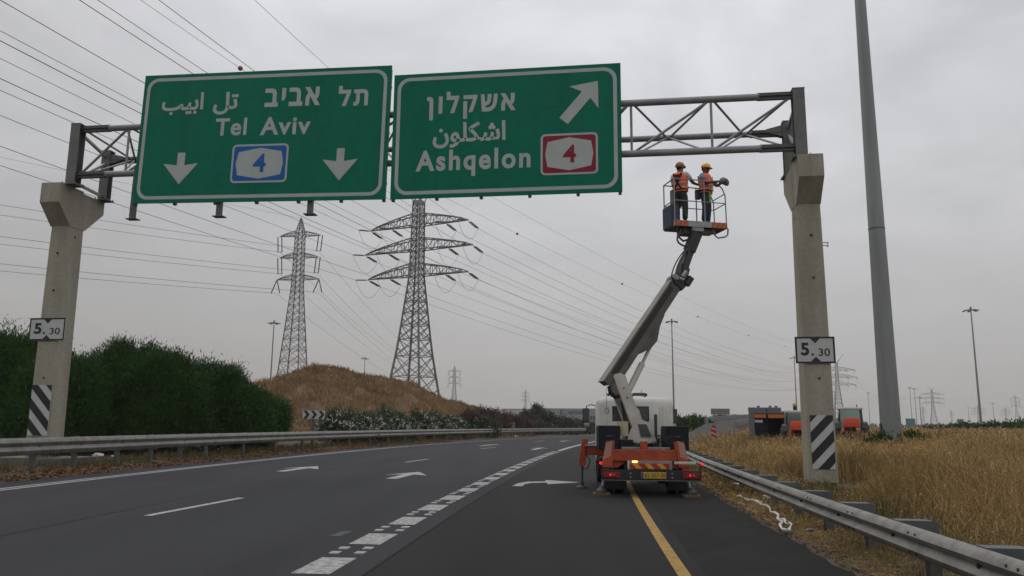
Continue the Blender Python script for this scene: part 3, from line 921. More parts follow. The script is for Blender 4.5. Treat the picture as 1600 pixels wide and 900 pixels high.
s1 = Sign(1.92, 9.05, 11.06, 13.79, -0.0152, 'wide green road sign with blue route number and two down arrows, left of the pair')
s1.board([-0.985, -0.66, -0.33, 0.0, 0.33, 0.66, 0.985], 0)
def words(sg, items, name):
    for (t, rect, off, sp, split) in items:
        b = MB()
        put_text(b, t, sg.rect(*rect), -0.008, off, sp, split)
        b.build(name, M['sign_white'], sg.o, fix=False)
words(s1, [('לת', (9.24, 13.06, 10.3, 12.32), 0.036, 1.25, True), ('ביבא', (6.56, 13.1, 8.59, 12.42), 0.036, 1.22, True)], 'hebrew_lettering')
words(s1, [('\uFEDE\uFE97', (4.65, 13.07, 5.58, 12.24), 0.026, 1.0, True), ('\uFE90\uFEF4\uFE91\uFE8D', (2.7, 13.12, 4.28, 12.3), 0.026, 1.0, True)], 'arabic_lettering')
words(s1, [('Tel', (4.8, 12.09, 5.96, 11.45), 0.026, 1.12, False), ('Aviv', (6.46, 12.05, 8.29, 11.39), 0.026, 1.12, False)], 'latin_lettering')
def down_arrow(sg, rect):
    x0, z0, x1, z1 = sg.rect(*rect)
    cx = (x0 + x1) / 2; w = x1 - x0; h = z1 - z0
    b = MB()
    P = [(cx - 0.11 * w, z1), (cx - 0.11 * w, z0 + 0.6 * h), (x0, z0 + 0.66 * h), (cx, z0), (x1, z0 + 0.66 * h), (cx + 0.11 * w, z0 + 0.6 * h), (cx + 0.11 * w, z1)]
    b.add([(p[0], -0.01, p[1]) for p in P], [(0, 1, 5, 6), (1, 2, 3), (1, 3, 5), (5, 3, 4)])
    b.build('down_arrow', M['sign_white'], sg.o)
down_arrow(s1, (2.95, 10.9, 4.25, 9.75))
down_arrow(s1, (8.78, 10.82, 10.03, 9.68))
shield(s1, (5.49, 11.09, 7.54, 9.71), M['sign_blue'], (6.29, 10.74, 6.75, 10.08), 0)
for (a, z0, z1) in ((1.73, 8.62, 9.3), (4.96, 8.62, 9.2), (8.25, 8.6, 9.15)):
    x, z = s1.L(a + 0.12, z1)
    q = MB()
    zb = s1.L(a, z0)[1]
    q.box((x - 0.085, 0.09, zb), (x + 0.085, 0.24, z + 1.2))
    q.box((x - 0.2, 0.06, zb - 0.03), (x + 0.2, 0.34, zb - 0.001))
    q.build('lamp_bracket', M['galv_post'], s1.o)

s2 = Sign(11.2, 8.97, 18.84, 13.35, 0.0, 'green road sign with red route number and a slanting arrow, right of the pair')
s2.board([-0.98, -0.59, -0.2, 0.22, 0.63, 0.98], 0)
words(s2, [('ןולקשא', (12.37, 12.65, 15.39, 11.66), 0.036, 1.28, True)], 'hebrew_lettering')
words(s2, [('\uFEE5\uFEEE\uFEE0\uFEDC\uFEB7\uFE8D', (12.6, 11.55, 15.06, 10.66), 0.026, 1.0, True)], 'arabic_lettering')
words(s2, [('Ashqelon', (12.04, 10.61, 15.89, 9.67), 0.03, 1.2, False)], 'latin_lettering')
shield(s2, (16.22, 11.0, 18.08, 9.6), M['sign_red'], (16.95, 10.6, 17.37, 10.0), 0)
b = MB()
t = np.array(s2.L(18.1, 12.76)); q0 = np.array(s2.L(16.97, 11.43))
d = t - q0; d /= np.linalg.norm(d); n = np.array([-d[1], d[0]])
Q = lambda a, c: (float((t - d * a + n * c)[0]), -0.01, float((t - d * a + n * c)[1]))
LL = float(np.linalg.norm(t - q0))
b.add([Q(0, 0), Q(0.72, 0.62), Q(0.6, 0.18), Q(LL, 0.18), Q(LL, -0.18), Q(0.6, -0.18), Q(0.72, -0.62)], [(0, 1, 2), (0, 2, 5), (0, 5, 6), (2, 3, 4, 5)])
b.build('exit_arrow', M['sign_white'], s2.o)

# clearance plates and striped markers on the columns
def clearance(s0, z1, s1_, z0, label, zo):
    p = gw((s0 + s1_) / 2, 0.14, (z0 + z1) / 2)
    o = thing('clearance_sign', label, 'road sign', p, GA)
    w, h = (s1_ - s0) / 2, (z1 - z0) / 2
    MB().box((-w, 0.0, -h), (w, 0.02, h)).build('panel', M['plate_white'], o)
    b = MB()
    ring(b, rr(-w, -h, w, h, 0.02, 2), rr(-w + 0.055, -h + 0.055, w - 0.055, h - 0.055, 0.015, 2), -0.004)
    b.add([(-0.14, -0.004, h - 0.05), (0.16, -0.004, h - 0.05), (0.01, -0.004, h - 0.2)], [(0, 1, 2)])
    b.add([(-0.14, -0.004, -h + 0.05), (0.01, -0.004, -h + 0.2), (0.16, -0.004, -h + 0.05)], [(0, 1, 2)])
    b.build('black_frame', M['black_paint'], o)
    b = MB()
    put_text(b, '5', (-w * 0.72, -h * 0.42, -w * 0.3, h * 0.55), -0.006, 0.035)
    b.build('numeral', M['black_paint'], o, fix=False)
    b = MB()
    put_text(b, '.', (-w * 0.2, -h * 0.44, -w * 0.08, -h * 0.24), -0.006, 0.02)
    b.build('point', M['black_paint'], o, fix=False)
    b = MB()
    put_text(b, '30', (w * 0.16, -h * 0.46, w * 0.74, h * 0.12), -0.006, 0.01)
    b.build('numerals', M['black_paint'], o, fix=False)
    q = MB()
    q.box((-w * 0.7, 0.021, -0.05), (w * 0.7, 0.06, 0.05))
    q.build('bracket', M['galv_post'], o)
clearance(23.98, 4.36, 25.14, 3.55, 'white 5.30 clearance plate on the right concrete column', 0)
clearance(-1.98, 5.2, -0.6, 4.4, 'white 5.30 clearance plate on the left concrete column before the trees', 0)
def hazard(s0, z1, s1_, z0, label, sgn):
    p = gw((s0 + s1_) / 2, 0.15, (z0 + z1) / 2)
    o = thing('hazard_panel', label, 'striped panel', p, GA)
    w, h = (s1_ - s0) / 2, (z1 - z0) / 2
    MB().box((-w, 0.0, -h), (w, 0.012, h)).build('panel', M['plate_white'], o)
    # slanting black bands clipped to the panel
    b = MB()
    per = 2 * h / 2.55
    for k in range(-3, 6):
        a0 = -h + k * per + 0.12
        poly = [(-w, a0), (w, a0 + 2 * w * 1.05), (w, a0 + 2 * w * 1.05 + per * 0.54), (-w, a0 + per * 0.54)]
        if sgn < 0: poly = [(-p_[0], p_[1]) for p_ in poly]
        bm = bmesh.new()
        bm.faces.new([bm.verts.new((p_[0], -0.004, p_[1])) for p_ in poly])
        for co, no in (((0, 0, h - 0.001), (0, 0, 1)), ((0, 0, -h + 0.001), (0, 0, -1))):
            bmesh.ops.bisect_plane(bm, geom=bm.verts[:] + bm.edges[:] + bm.faces[:], plane_co=co, plane_no=no, clear_outer=True)
        bm.verts.index_update()
        if bm.faces:
            b.add([v.co for v in bm.verts], [[v.index for v in f.verts] for f in bm.faces])
        bm.free()
    b.build('black_stripes', M['black_paint'], o)
hazard(24.3, 2.0, 24.96, 0.42, 'black and white striped hazard panel on the right concrete column', 1)
hazard(-1.62, 2.85, -0.86, 1.12, 'black and white striped hazard panel on the left concrete column', -1)

# ------------------------------------------------------------------ lattice pylons
def lattice(mb, profile, step, leg, br):
    """square lattice body; profile = [(z, half width)]"""
    zs = [profile[0][0]]
    hw = lambda z: float(np.interp(z, [p[0] for p in profile], [p[1] for p in profile]))
    while zs[-1] < profile[-1][0] - 0.5:
        zs.append(min(zs[-1] + max(step * hw(zs[-1]), 1.3), profile[-1][0]))
    C4 = [(-1, -1), (1, -1), (1, 1), (-1, 1)]
    for a, b in zip(zs[:-1], zs[1:]):
        ha, hb = hw(a), hw(b)
        lw = leg * (0.65 + 0.5 * (1 - a / profile[-1][0]))
        for i in range(4):
            c, d = C4[i], C4[(i + 1) % 4]
            pa, pb = (c[0] * ha, c[1] * ha, a), (c[0] * hb, c[1] * hb, b)
            qa, qb = (d[0] * ha, d[1] * ha, a), (d[0] * hb, d[1] * hb, b)
            mb.bar(pa, pb, lw)
            mb.bar(pa, qb, br); mb.bar(qa, pb, br)
            mb.bar(pb, qb, br)
            if ha > 1.6:
                m1 = tuple((u + v) / 2 for u, v in zip(pa, qa))
                x_ = tuple(np.array(pa) + (np.array(qb) - np.array(pa)) * ha / (ha + hb))
                h1 = tuple((u + v) / 2 for u, v in zip(pa, pb)); h2 = tuple((u + v) / 2 for u, v in zip(qa, qb))
                q1 = tuple((u + v) / 2 for u, v in zip(pa, x_)); q2 = tuple((u + v) / 2 for u, v in zip(qa, x_))
                mb.bar(h1, q1, br * 0.8); mb.bar(h2, q2, br * 0.8)
                mb.bar(m1, q1, br * 0.8); mb.bar(m1, q2, br * 0.8)
    return hw

def arm_mesh(side, z, hb, L, rise, n, ch, br):
    mb = MB()
    tip = np.array([side * L, 0, z])
    def bot(t, sy): return np.array([side * (hb + (L - hb) * t), sy * hb * (1 - t), z])
    def top(t, sy):
        arch = rise * (1 - t) ** 0.72
        return np.array([side * (hb + (L - hb) * t), sy * hb * (1 - t), z + arch + 0.02])
    for sy in (-1, 1):
        for i in range(n):
            a, b = i / n, (i + 1) / n
            mb.bar(bot(a, sy), bot(b, sy), ch)
            mb.bar(top(a, sy), top(b, sy), ch)
            mb.bar(bot(b, sy), top(b, sy), br) if i < n - 1 else None
            mb.bar(bot(a, sy), top(b, sy), br) if i % 2 else mb.bar(top(a, sy), bot(b, sy), br)
            if sy > 0:
                mb.bar(bot(a, 1), bot(b, -1), br); mb.bar(top(a, 1), top(b, -1), br)
    return mb

def broad_pylon(label, loc, yaw, group):
    """tension tower: three pairs of arched arms, horns for the earth wires, strings along the line"""
    t = thing('pylon', label, 'pylon', loc, -yaw, group)
    mb = MB()
    hw = lattice(mb, [(0, 4.9), (8.2, 3.8), (17, 2.6), (33, 1.1), (49, 0.9)], 1.25, 0.34, 0.13)
    for sx in (-1, 1):
        for sy in (-1, 1):
            mb.bar((sx * 0.9, sy * 0.9, 49), (sx * 5.2, 0, 55.8), 0.14)
            mb.bar((-sx * 0.9, sy * 0.9, 49), (sx * 3.0, sy * 0.4, 51.7), 0.1)
    mb.build('tower_body', M['tower'], t)
    at_pts = []
    for z, L in ((43.6, 12.2), (38.2, 13.4), (32.6, 12.4)):
        for side in (-1, 1):
            a = arm_mesh(side, z, hw(z), L, 2.5, 7, 0.2, 0.1).build('cross_arm', M['tower'], t)
            for f in (1.0, 0.56):
                p = np.array([side * L * f, 0, z - 0.1])
                ends = []
                for sy in (-1, 1):
                    e = p + np.array([0, sy * 4.6, -0.75])
                    sb = MB()
                    for k in (-0.22, 0.22):
                        sb.tube([p + np.array([k, sy * 0.9, -0.15]), e + np.array([k, -sy * 0.5, 0.08])], 0.13, 6)
                    sb.tube([p, p + np.array([0, sy * 0.95, -0.15])], 0.06, 5)
                    sb.tube([e + np.array([0, -sy * 0.6, 0.1]), e], 0.06, 5)
                    sb.build('insulator', M['insulator'], t)
                    ends.append(e)
                q = [ends[0] * (1 - u) + ends[1] * u + np.array([0, 0, -3.2 * 4 * u * (1 - u)]) for u in np.linspace(0, 1, 11)]
                MB().tube(q, 0.036, 4).build('jumper', M['wire'], t)
                at_pts.append((side, z, f, ends))
    return t, at_pts

def slim_pylon(label, loc, yaw, group):
    t = thing('pylon', label, 'pylon', loc, -yaw, group)
    mb = MB()
    hw = lattice(mb, [(0, 4.0), (12, 2.55), (33, 1.05), (46.5, 0.85), (50, 0.1)], 1.2, 0.22, 0.09)
    mb.build('tower_body', M['tower_thin'], t)
    pts = []
    for z, L in ((45.6, 5.2), (40.3, 4.9), (35.0, 5.3)):
        for side in (-1, 1):
            arm_mesh(side, z, hw(z), L, 1.1, 4, 0.14, 0.07).build('cross_arm', M['tower_thin'], t)
            p = np.array([side * L, 0, z])
            e = p + np.array([side * -0.3, 0, -3.8])
            sb = MB()
            if z > 36:
                for k in (-0.55, 0.45):
                    sb.tube([p + np.array([k, 0, 0]), e + np.array([k, 0, 0])], 0.12, 6)
                sb.tube([e + np.array([-0.7, 0, 0]), e + np.array([0.6, 0, 0])], 0.06, 5)
            else:
                e = p + np.array([0, 0, -3.2])
                for k in (-1.3, 0.9):
                    sb.tube([p, e + np.array([k, 0, 0])], 0.12, 6)
            sb.build('insulator', M['insulator'], t)
            pts.append((side, z, 1.0, [e, e]))
    return t, pts

PG = 'lattice pylons of the high voltage lines'
def tw(t, p):
    return np.array(Matrix.Translation(t.location) @ t.rotation_euler.to_matrix().to_4x4() @ Matrix.Diagonal((*t.scale, 1)) @ Vector([float(v) for v in p]))
p2 = at(649, 500, 165); p2[2] = 0
broad, broad_pts = broad_pylon('broad dark lattice pylon with three arched arms behind the brown hill', p2, R(25), PG)
p1 = at(463, 480, 184); p1[2] = 0
slim, slim_pts = slim_pylon('slender grey lattice pylon with short arms behind the hill top', p1, R(10), PG)
def clone(src, label, px, Y, yaw, sc):
    c = copy_tree(src)
    p = at(px, 640, Y)
    c.location = (p[0], Y, -0.1)
    c.rotation_euler = (0, 0, -yaw)
    c.scale = (sc, sc, sc)
    c['label'] = label
    return c
farA = clone(broad, 'far lattice pylon just right of the right concrete column', 1311, 590, R(28), 1.0)
farB = clone(broad, 'far horned pylon halfway between the tall mast and the slim lamp mast', 1458, 1000, R(20), 1.0)
clone(broad, 'faint far pylon hidden partly by the slim lamp mast on the right', 1528, 1350, R(16), 0.8)
clone(broad, 'pale horned pylon near the right margin, very faint in the haze', 1571, 1650, R(20), 0.9)
clone(slim, 'small far pylon standing at the foot of the hill on its right', 709, 670, R(10), 1.0)
clone(slim, 'tiny far pylon above the bushes left of the white building', 821, 1100, R(25), 0.98)
clone(slim, 'slim dark pylon nearest the right margin of the picture', 1588, 520, R(30), 0.47)
clone(slim, 'small three-armed pylon over the left green far sign', 1442, 640, R(20), 0.38)
clone(slim, 'little pylon between the horned pylon and the right green far sign', 1486, 800, R(20), 0.4)

# ------------------------------------------------------------------ the wires
WG = 'power lines'
def wire(label, a, b, sag, r=0.032, balls=(), n=26, group=WG):
    a, b = np.array(a, float), np.array(b, float)
    P = lambda u: a * (1 - u) + b * u + np.array([0, 0, -4 * sag * u * (1 - u)])
    o = thing('power_line', label, 'wire', a, 0, group)
    MB().tube([P(u) for u in np.linspace(0, 1, n)], r, 5).build('cable', M['wire'], o, world=True, smooth=True)
    for (u, br) in balls:
        c = P(u)
        MB().ball(c, br, 12, 8).build('marker_ball', M['ball_red'], o, world=True, smooth=True)
    return o
def dirv(th): return np.array([math.sin(th), math.cos(th), 0])
back1 = p2 - 323 * dirv(R(12.43)) + np.array([0, 0, -7.7])
back_yaw = R(0)
def far_pt(base, yaw, p):
    c, s_ = math.cos(-yaw), math.sin(-yaw)
    return base + np.array([c * p[0] - s_ * p[1], s_ * p[0] + c * p[1], p[2]])
nm_z = {43.6: 'top', 38.2: 'middle', 32.6: 'bottom'}
for side, z, f, ends in broad_pts:
    nm = '%s %s %s arm' % ('outer' if f == 1.0 else 'inner', nm_z[z], 'left' if side < 0 else 'right')
    wire('wire from the broad pylon\'s ' + nm + ' to the far right', tw(broad, ends[1]), tw(farA, ends[0]), 11)
    wire('wire from the broad pylon\'s ' + nm + ' over the left margin', tw(broad, ends[0]), far_pt(back1, back_yaw, ends[1]), 2.6)
for side in (-1, 1):
    h = np.array([side * 5.2, 0, 55.8])
    nm = 'left' if side < 0 else 'right'
    a, b = tw(broad, h), tw(farA, h)
    c = far_pt(back1, back_yaw, h * np.array([2.2, 1, 1]))
    wire('thin wire from the broad pylon\'s %s horn to the far right' % nm, a, b, 8, 0.028, [(0.1, 0.36), (0.24, 0.36), (0.4, 0.36), (0.56, 0.36), (0.72, 0.36)] if side < 0 else ())
    wire('thin wire from the broad pylon\'s %s horn over the left sign' % nm, a, c, 3.9, 0.028, [(0.19, 0.36)] if side < 0 else ())
far1 = at(709, 640, 670); far1[2] = -0.1
back2 = p1 - 380 * dirv(R(36))
nm_z2 = {45.6: 'top', 40.3: 'middle', 35.0: 'bottom'}
for side, z, f, ends in slim_pts:
    nm = '%s %s arm of the slender pylon' % (nm_z2[z], 'left' if side < 0 else 'right')
    wire('wire from the ' + nm + ' to the small pylon', tw(slim, ends[0]), far_pt(far1, R(10), ends[0]), 9, 0.032)
    wire('wire from the ' + nm + ' to the left margin', tw(slim, ends[0]), far_pt(back2, R(30), ends[0]), 8, 0.036)
wire('thin earth wire from the peak of the slender pylon to the left margin', tw(slim, (0, 0, 50)), far_pt(back2, R(30), (0, 0, 50)), 6, 0.024)

# far lines beyond the right-hand field
for k, (a, b) in enumerate((((0, 0, 43.5), (0, 0, 43.5)), ((-12, 0, 38), (-12, 0, 38)), ((12, 0, 33), (12, 0, 33)))):
    wire('faint wire from the horned pylon to the one by the column, ' + ('highest', 'middle', 'lowest')[k], tw(farA, a), tw(farB, b), 12, 0.05, [(0.45, 0.5), (0.58, 0.5), (0.7, 0.5)] if k == 0 else ())

# ------------------------------------------------------------------ masts
def high_mast(label, px, top_y, Y, H=30.0, r0=0.3, r1=0.12, head=True, base=None, joints=(), nl=6):
    p = at(px, 640, Y) if base is None else np.array(base, float)
    t = thing('lamp_mast', label, 'lamp mast', (p[0], p[1], p[2] if base is not None else -0.1), 0, 'tall lighting masts')
    MB().tube([(0, 0, -0.3), (0, 0, H * 0.5), (0, 0, H)], [r0, (r0 + r1) / 2, r1], 20).build('pole', M['mast'], t, smooth=True)
    for z in joints:
        rr_ = r0 + (r1 - r0) * z / H
        MB().tube([(0, 0, z - 0.02), (0, 0, z + 0.03)], rr_ + 0.012, 20).build('joint_ring', M['galv_post'], t)
    if head:
        q = MB()
        n = 16
        ringp = [(1.0 * math.cos(2 * math.pi * k / n), 1.0 * math.sin(2 * math.pi * k / n), H - 0.4) for k in range(n + 1)]
        q.tube(ringp, 0.06, 5)
        for k in range(4):
            a = math.pi / 2 * k
            q.tube([(0, 0, H - 0.4), (math.cos(a), math.sin(a), H - 0.4)], 0.04, 5)
        q.tube([(0, 0, H - 0.5), (0, 0, H + 0.3)], 0.22, 8)
        q.build('lamp_ring', M['lamp'], t)
        for k in range(nl):
            a = 2 * math.pi * k / nl + 0.3
            c, s_ = math.cos(a), math.sin(a)
            q = MB()
            q.bar((c * 0.9, s_ * 0.9, H - 0.45), (c * 1.75, s_ * 1.75, H - 0.65), 0.5, 0.24)
            q.build('floodlight', M['lamp'], t)
    return t
bm_x = 17.1; bm_y = 36.0
mz = field_zx(bm_x, bm_y)
mast = high_mast('thick grey steel mast rising out of the picture right of the concrete column', 0, 0, 0, 36.0, 0.46, 0.13, True, (bm_x, bm_y, mz), (10.6,))
q = MB()
q.tube([(-0.02, -0.452, 0.75), (-0.02, -0.41, 0.75)], 0.07, 10)
q.build('hand_hole', M['bolt'], mast)
MB().box((-0.52, -0.1, 0.2), (-0.44, 0.0, 1.6)).build('cable_duct', M['galv_post'], mast)
high_mast('thin lamp mast with lamp ring left of the slender pylon', 420, 502, 223)
high_mast('small lamp mast peeping over the brown hill', 567, 559, 346)
high_mast('thin lamp mast standing right behind the lift truck', 1053, 500, 212)
high_mast('tall slim lamp mast on the right beyond the dry field', 1531, 480, 186, joints=(14,))
high_mast('faint lamp mast between the right tractor and the thick mast', 1358, 613, 650)
high_mast('faint lamp mast over the left green far sign', 1424, 602, 560)
high_mast('second faint lamp mast right of the one over the green far sign', 1431, 603, 575)
high_mast('pale thin mast rising beside the horned pylon on its left', 1438, 614, 420, 18, nl=3)
high_mast('faint thin mast left of the slim lamp mast', 1513, 630, 700, 20, nl=2)
high_mast('faint thin mast right of the slim lamp mast', 1552, 625, 640, 22, nl=2)
high_mast('faint far mast just left of the far lattice pylon by the column', 1305, 605, 500, 24, nl=2)
high_mast('thin far mast right behind the left tractor', 1245, 560, 300, 28, nl=3)

# ------------------------------------------------------------------ far buildings, signs and the ramp
def world_box(name, px0, px1, Y, z0, z1, d, m, parent=None):
    a, b = at(px0, 650, Y)[0], at(px1, 650, Y)[0]
    return MB().box((a, Y, z0), (b, Y + d, z1)).build(name, m, parent, world=True)
bx0, bx1 = at(784, 650, 300)[0], at(948, 650, 300)[0]
bd = thing('warehouse', 'long pale grey warehouse with a name on its front, left of the truck', 'building', (bx0, 300, 0))
MB().box((bx0, 300, -0.1), (bx1, 345, 7.4)).build('wall', M['building_grey'], bd, world=True)
MB().box((bx0 + 14, 299.9, 7.41), (bx1, 345, 7.75)).build('roof', M['building_white'], bd, world=True)
MB().box((bx0, 299.8, -0.1), (bx0 + 13.5, 300.0, 6.9)).build('gable_panel', M['building_white'], bd, world=True)
q = MB(); sx = at(888, 650, 300)[0]
put_text(q, 'agrotrack', (sx, 5.3, at(912, 650, 300)[0], 7.0), 299.85, 0.02)
q.build('lettering', M['navy'], bd, world=True, fix=False)
q = MB(); cx = at(878.5, 650, 300)[0]
arcp = [(cx + 0.7 * math.cos(a), 299.84, 6.25 + 0.75 * math.sin(a)) for a in np.linspace(R(50), R(310), 14)]
q.tube(arcp, 0.17, 5)
q.build('emblem', M['navy'], bd, world=True)
for k in range(5):
    x = at(922 + 4.5 * k, 650, 300)[0]
    MB().box((x, 299.9, 3.6), (x + 0.9, 299.98, 4.9)).build('window', M['navy'], bd, world=True)

def panel_sign(name, label, px0, px1, y0, y1, Y, m, cat='road sign'):
    a, b = at(px0, y1, Y), at(px1, y0, Y)
    t = thing(name, label, cat, ((a[0] + b[0]) / 2, Y, 0))
    MB().box((a[0], Y, a[2]), (b[0], Y + 0.15, b[2])).build('panel', m, t, world=True)
    for x in (a[0] + (b[0] - a[0]) * 0.2, b[0] - (b[0] - a[0]) * 0.2):
        MB().box((x - 0.12, Y + 0.16, -0.1), (x + 0.12, Y + 0.36, b[2])).build('leg', M['galv_post'], t, world=True)
    return t
panel_sign('far_road_sign', 'teal green far road sign left of the horned pylon', 1416, 1430, 654, 664.5, 320, M['sign_teal'])
panel_sign('far_road_sign', 'small teal green far road sign left of the slim lamp mast', 1496, 1505, 655, 661, 380, M['sign_teal'])
panel_sign('far_road_sign', 'brown back of a far road sign over the rising road', 1111, 1140, 638.5, 647.5, 240, M['sign_brown'])

# rising road beyond the field
L_ = [(1060, 706, 50), (1070, 681, 64), (1076, 677, 75), (1102, 662, 110), (1115, 657, 140), (1172, 652, 200), (1250, 649, 270)]
R_ = [(1120, 714, 50), (1126, 688, 64), (1132, 681, 75), (1150, 667, 110), (1171, 660.5, 140), (1222, 655, 200), (1290, 651, 270)]
q = MB(); pL = [at(*p) for p in L_]; pR = [at(*p) for p in R_]
V = []
for a, b in zip(pL, pR): V += [a, b]
q.add(V, [(2 * i, 2 * i + 1, 2 * i + 3, 2 * i + 2) for i in range(len(pL) - 1)])
n_ = len(pL)
V = []
for a, b in zip(pL, pR): V += [a - np.array([0, 0, 0.02]), np.array([a[0] - 3, a[1], -0.3]), b - np.array([0, 0, 0.02]), np.array([b[0] + 3, b[1], -0.3])]
tag(q.build('rising_road', M['ramp']), 'grey road rising to an overpass beyond the field', 'road', kind='structure')
q = MB()
q.add(V, [(4 * i, 4 * i + 1, 4 * i + 5, 4 * i + 4) for i in range(n_ - 1)] + [(4 * i + 2, 4 * i + 6, 4 * i + 7, 4 * i + 3) for i in range(n_ - 1)])
tag(q.build('embankment', M['soil']), 'earth embankment under the rising road', 'embankment', kind='structure')
for nm, PP, lab in (('left', pL, 'low grey parapet along the far side of the rising road'), ('right', pR, 'low grey parapet along the near side of the rising road')):
    q = MB()
    secs = [[(p[0] - 0.1, p[1], p[2] + 0.01), (p[0] + 0.1, p[1], p[2] + 0.01), (p[0] + 0.1, p[1], p[2] + 0.75), (p[0] - 0.1, p[1], p[2] + 0.75)] for p in PP[3:]]
    q.loft(secs)
    tag(q.build('parapet', M['parapet'], loc=tuple(PP[3])), lab, 'parapet')

# chevron boards on the outer bend
def chevron(label, loc, w, h, zc, n, yaw):
    t = thing('chevron_board', label, 'road sign', loc, yaw)
    MB().box((-w / 2, 0, zc - h / 2), (w / 2, 0.02, zc + h / 2)).build('panel', M['plate_white'], t)
    for k in range(n):
        b = MB()
        a = -w / 2 + w * (k + 0.12) / n; cw = w / n
        P = [(a, zc + h * 0.46), (a + cw * 0.42, zc + h * 0.46), (a + cw * 0.84, zc), (a + cw * 0.42, zc - h * 0.46), (a, zc - h * 0.46), (a + cw * 0.42, zc)]
        b.add([(p[0], -0.005, p[1]) for p in P], [(0, 1, 2, 5), (5, 2, 3, 4)])
        b.build('chevron', M['black_paint'], t)
    MB().box((-0.09, 0.021, -0.2), (0.09, 0.12, zc + h * 0.4)).build('post', M['galv_post'], t)
c_ = at(490, 648, 50); chevron('black and white chevron board on a post by the oleanders', (c_[0], c_[1], verge_z(4.5, 50)), 1.36, 0.54, c_[2] - verge_z(4.5, 50), 3, R(8))
c_ = at(798.5, 664, 104); chevron('small far chevron board among the dark red bushes', (c_[0], c_[1], 0.1), 0.95, 0.66, c_[2] - 0.1, 3, R(4))

# red and white delineator at the field edge
c_ = at(1115, 672, 52)
t = thing('delineator', 'red and white striped delineator panel before the rising road', 'road sign', (c_[0], c_[1], 0.2))
MB().prism([(-0.17, 0.55), (0.17, 0.55), (0.17, 1.38), (0.1, 1.5), (-0.1, 1.5), (-0.17, 1.38)], 'y', 0, 0.02).build('panel', M['reflector_red'], t)
for k in range(3):
    z = 0.58 + 0.3 * k
    MB().add([(-0.168, -0.004, z + 0.2), (-0.168, -0.004, z + 0.13), (0.168, -0.004, z), (0.168, -0.004, z + 0.07)], [(0, 1, 2, 3)]).build('white_stripe', M['plate_white'], t)
MB().box((-0.04, 0.021, -0.3), (0.04, 0.08, 1.4)).build('post', M['galv_post'], t)
# a few odd things in the far right
c_ = at(1470, 668, 75)
t = tag(MB().tube([(0, 0, -0.4), (0.05, 0, 0.9), (0.02, 0.05, 1.75)], [0.17, 0.15, 0.17], 8).build('wooden_post', M['bark'], smooth=True), 'dark leaning wooden post at the far edge of the field', 'post')
t.location = (c_[0], c_[1], 0.2)
c_ = at(1482, 674, 90)
t = tag(MB().loft([[(-0.35, -0.2, 0), (0.35, -0.2, 0), (0.3, 0.2, 0), (-0.3, 0.2, 0)], [(-0.4, -0.25, 0.45), (0.25, -0.2, 0.5), (0.2, 0.2, 0.5), (-0.3, 0.2, 0.45)], [(-0.2, -0.1, 0.75), (0.1, -0.1, 0.7), (0.1, 0.1, 0.7), (-0.2, 0.1, 0.75)]]).build('white_boulder', M['plate_white']), 'pale boulder right of the leaning wooden post', 'boulder')
t.location = (c_[0], c_[1], 0.4)

# ------------------------------------------------------------------ the lift truck
TR_P, TR_A = np.array([3.28, 18.8, 0.0]), -R(3)
tk = thing('lift_truck', 'white truck with orange outriggers and a raised boom, parked on the yellow line', 'truck', TR_P, TR_A)
def tw_(x, y, z):
    return np.array(Matrix.Translation(tk.location) @ tk.rotation_euler.to_matrix().to_4x4() @ Vector((x, y, z)))
# chassis and bed
mb = MB()
for x in (-0.36, 0.36):
    mb.bbox((x - 0.05, 0.15, 0.5), (x + 0.05, 6.0, 0.72), 0.01)
for y in (0.25, 1.2, 2.4, 3.6, 5.4):
    mb.box((-0.31, y, 0.53), (0.31, y + 0.08, 0.69))
mb.build('chassis', M['dark_steel'], tk)
mb = MB()
mb.bbox((-1.0, 0.82, 0.74), (1.0, 3.05, 0.82), 0.015)
mb.build('bed', M['dark_steel'], tk)
mb = MB()
mb.bbox((-0.62, 0.72, 1.08), (-0.17, 0.78, 1.13), 0.01)
mb.bbox((0.01, 0.72, 1.08), (0.55, 0.78, 1.13), 0.01)
mb.build('bed_rim', M['galv'], tk)
# rear beam with lamps
rb = MB()
rb.bbox((-1.15, 0.0, 0.40), (1.15, 0.1, 0.62), 0.012)
rb.bbox((-1.16, -0.035, 0.375), (1.16, 0.12, 0.398), 0.006)
rb = rb.build('rear_beam', M['black'], tk)
MB().box((-1.155, -0.037, 0.386), (1.155, -0.0355, 0.394)).build('rear_trim', M['steel'], tk)
for sx in (-1, 1):
    q = MB()
    q.bbox((sx * 0.92 - 0.2, -0.03, 0.445), (sx * 0.92 + 0.2, -0.002, 0.575), 0.01)
    hl = q.build('tail_light', M['lamp_red'], tk)
    for dx, mm_, r_ in ((-0.03, 'lamp_red_lit', 0.027), (0.055, 'steel', 0.02)):
        MB().tube([(sx * 0.92 + dx, -0.04, 0.515), (sx * 0.92 + dx, -0.029, 0.515)], r_, 12).build('bulb_lens', M[mm_], hl)
    for x in (0.48,):
        for z in (0.46, 0.55):
            MB().tube([(sx * x + 0.0, -0.012, z), (sx * x, 0.0, z)], 0.018, 8).build('reflector', M['steel'], tk)
pl = MB().bbox((-0.24, -0.02, 0.437), (0.34, -0.001, 0.578), 0.006).build('number_plate', M['plate_yellow'], tk)
MB().box((-0.236, -0.024, 0.442), (-0.185, -0.0205, 0.573)).build('plate_badge', M['plate_blue'], pl)
q = MB(); put_text(q, '65-257-30', (-0.16, 0.46, 0.325, 0.555), -0.023, 0.012)
q.build('plate_number', M['black'], pl, fix=False)
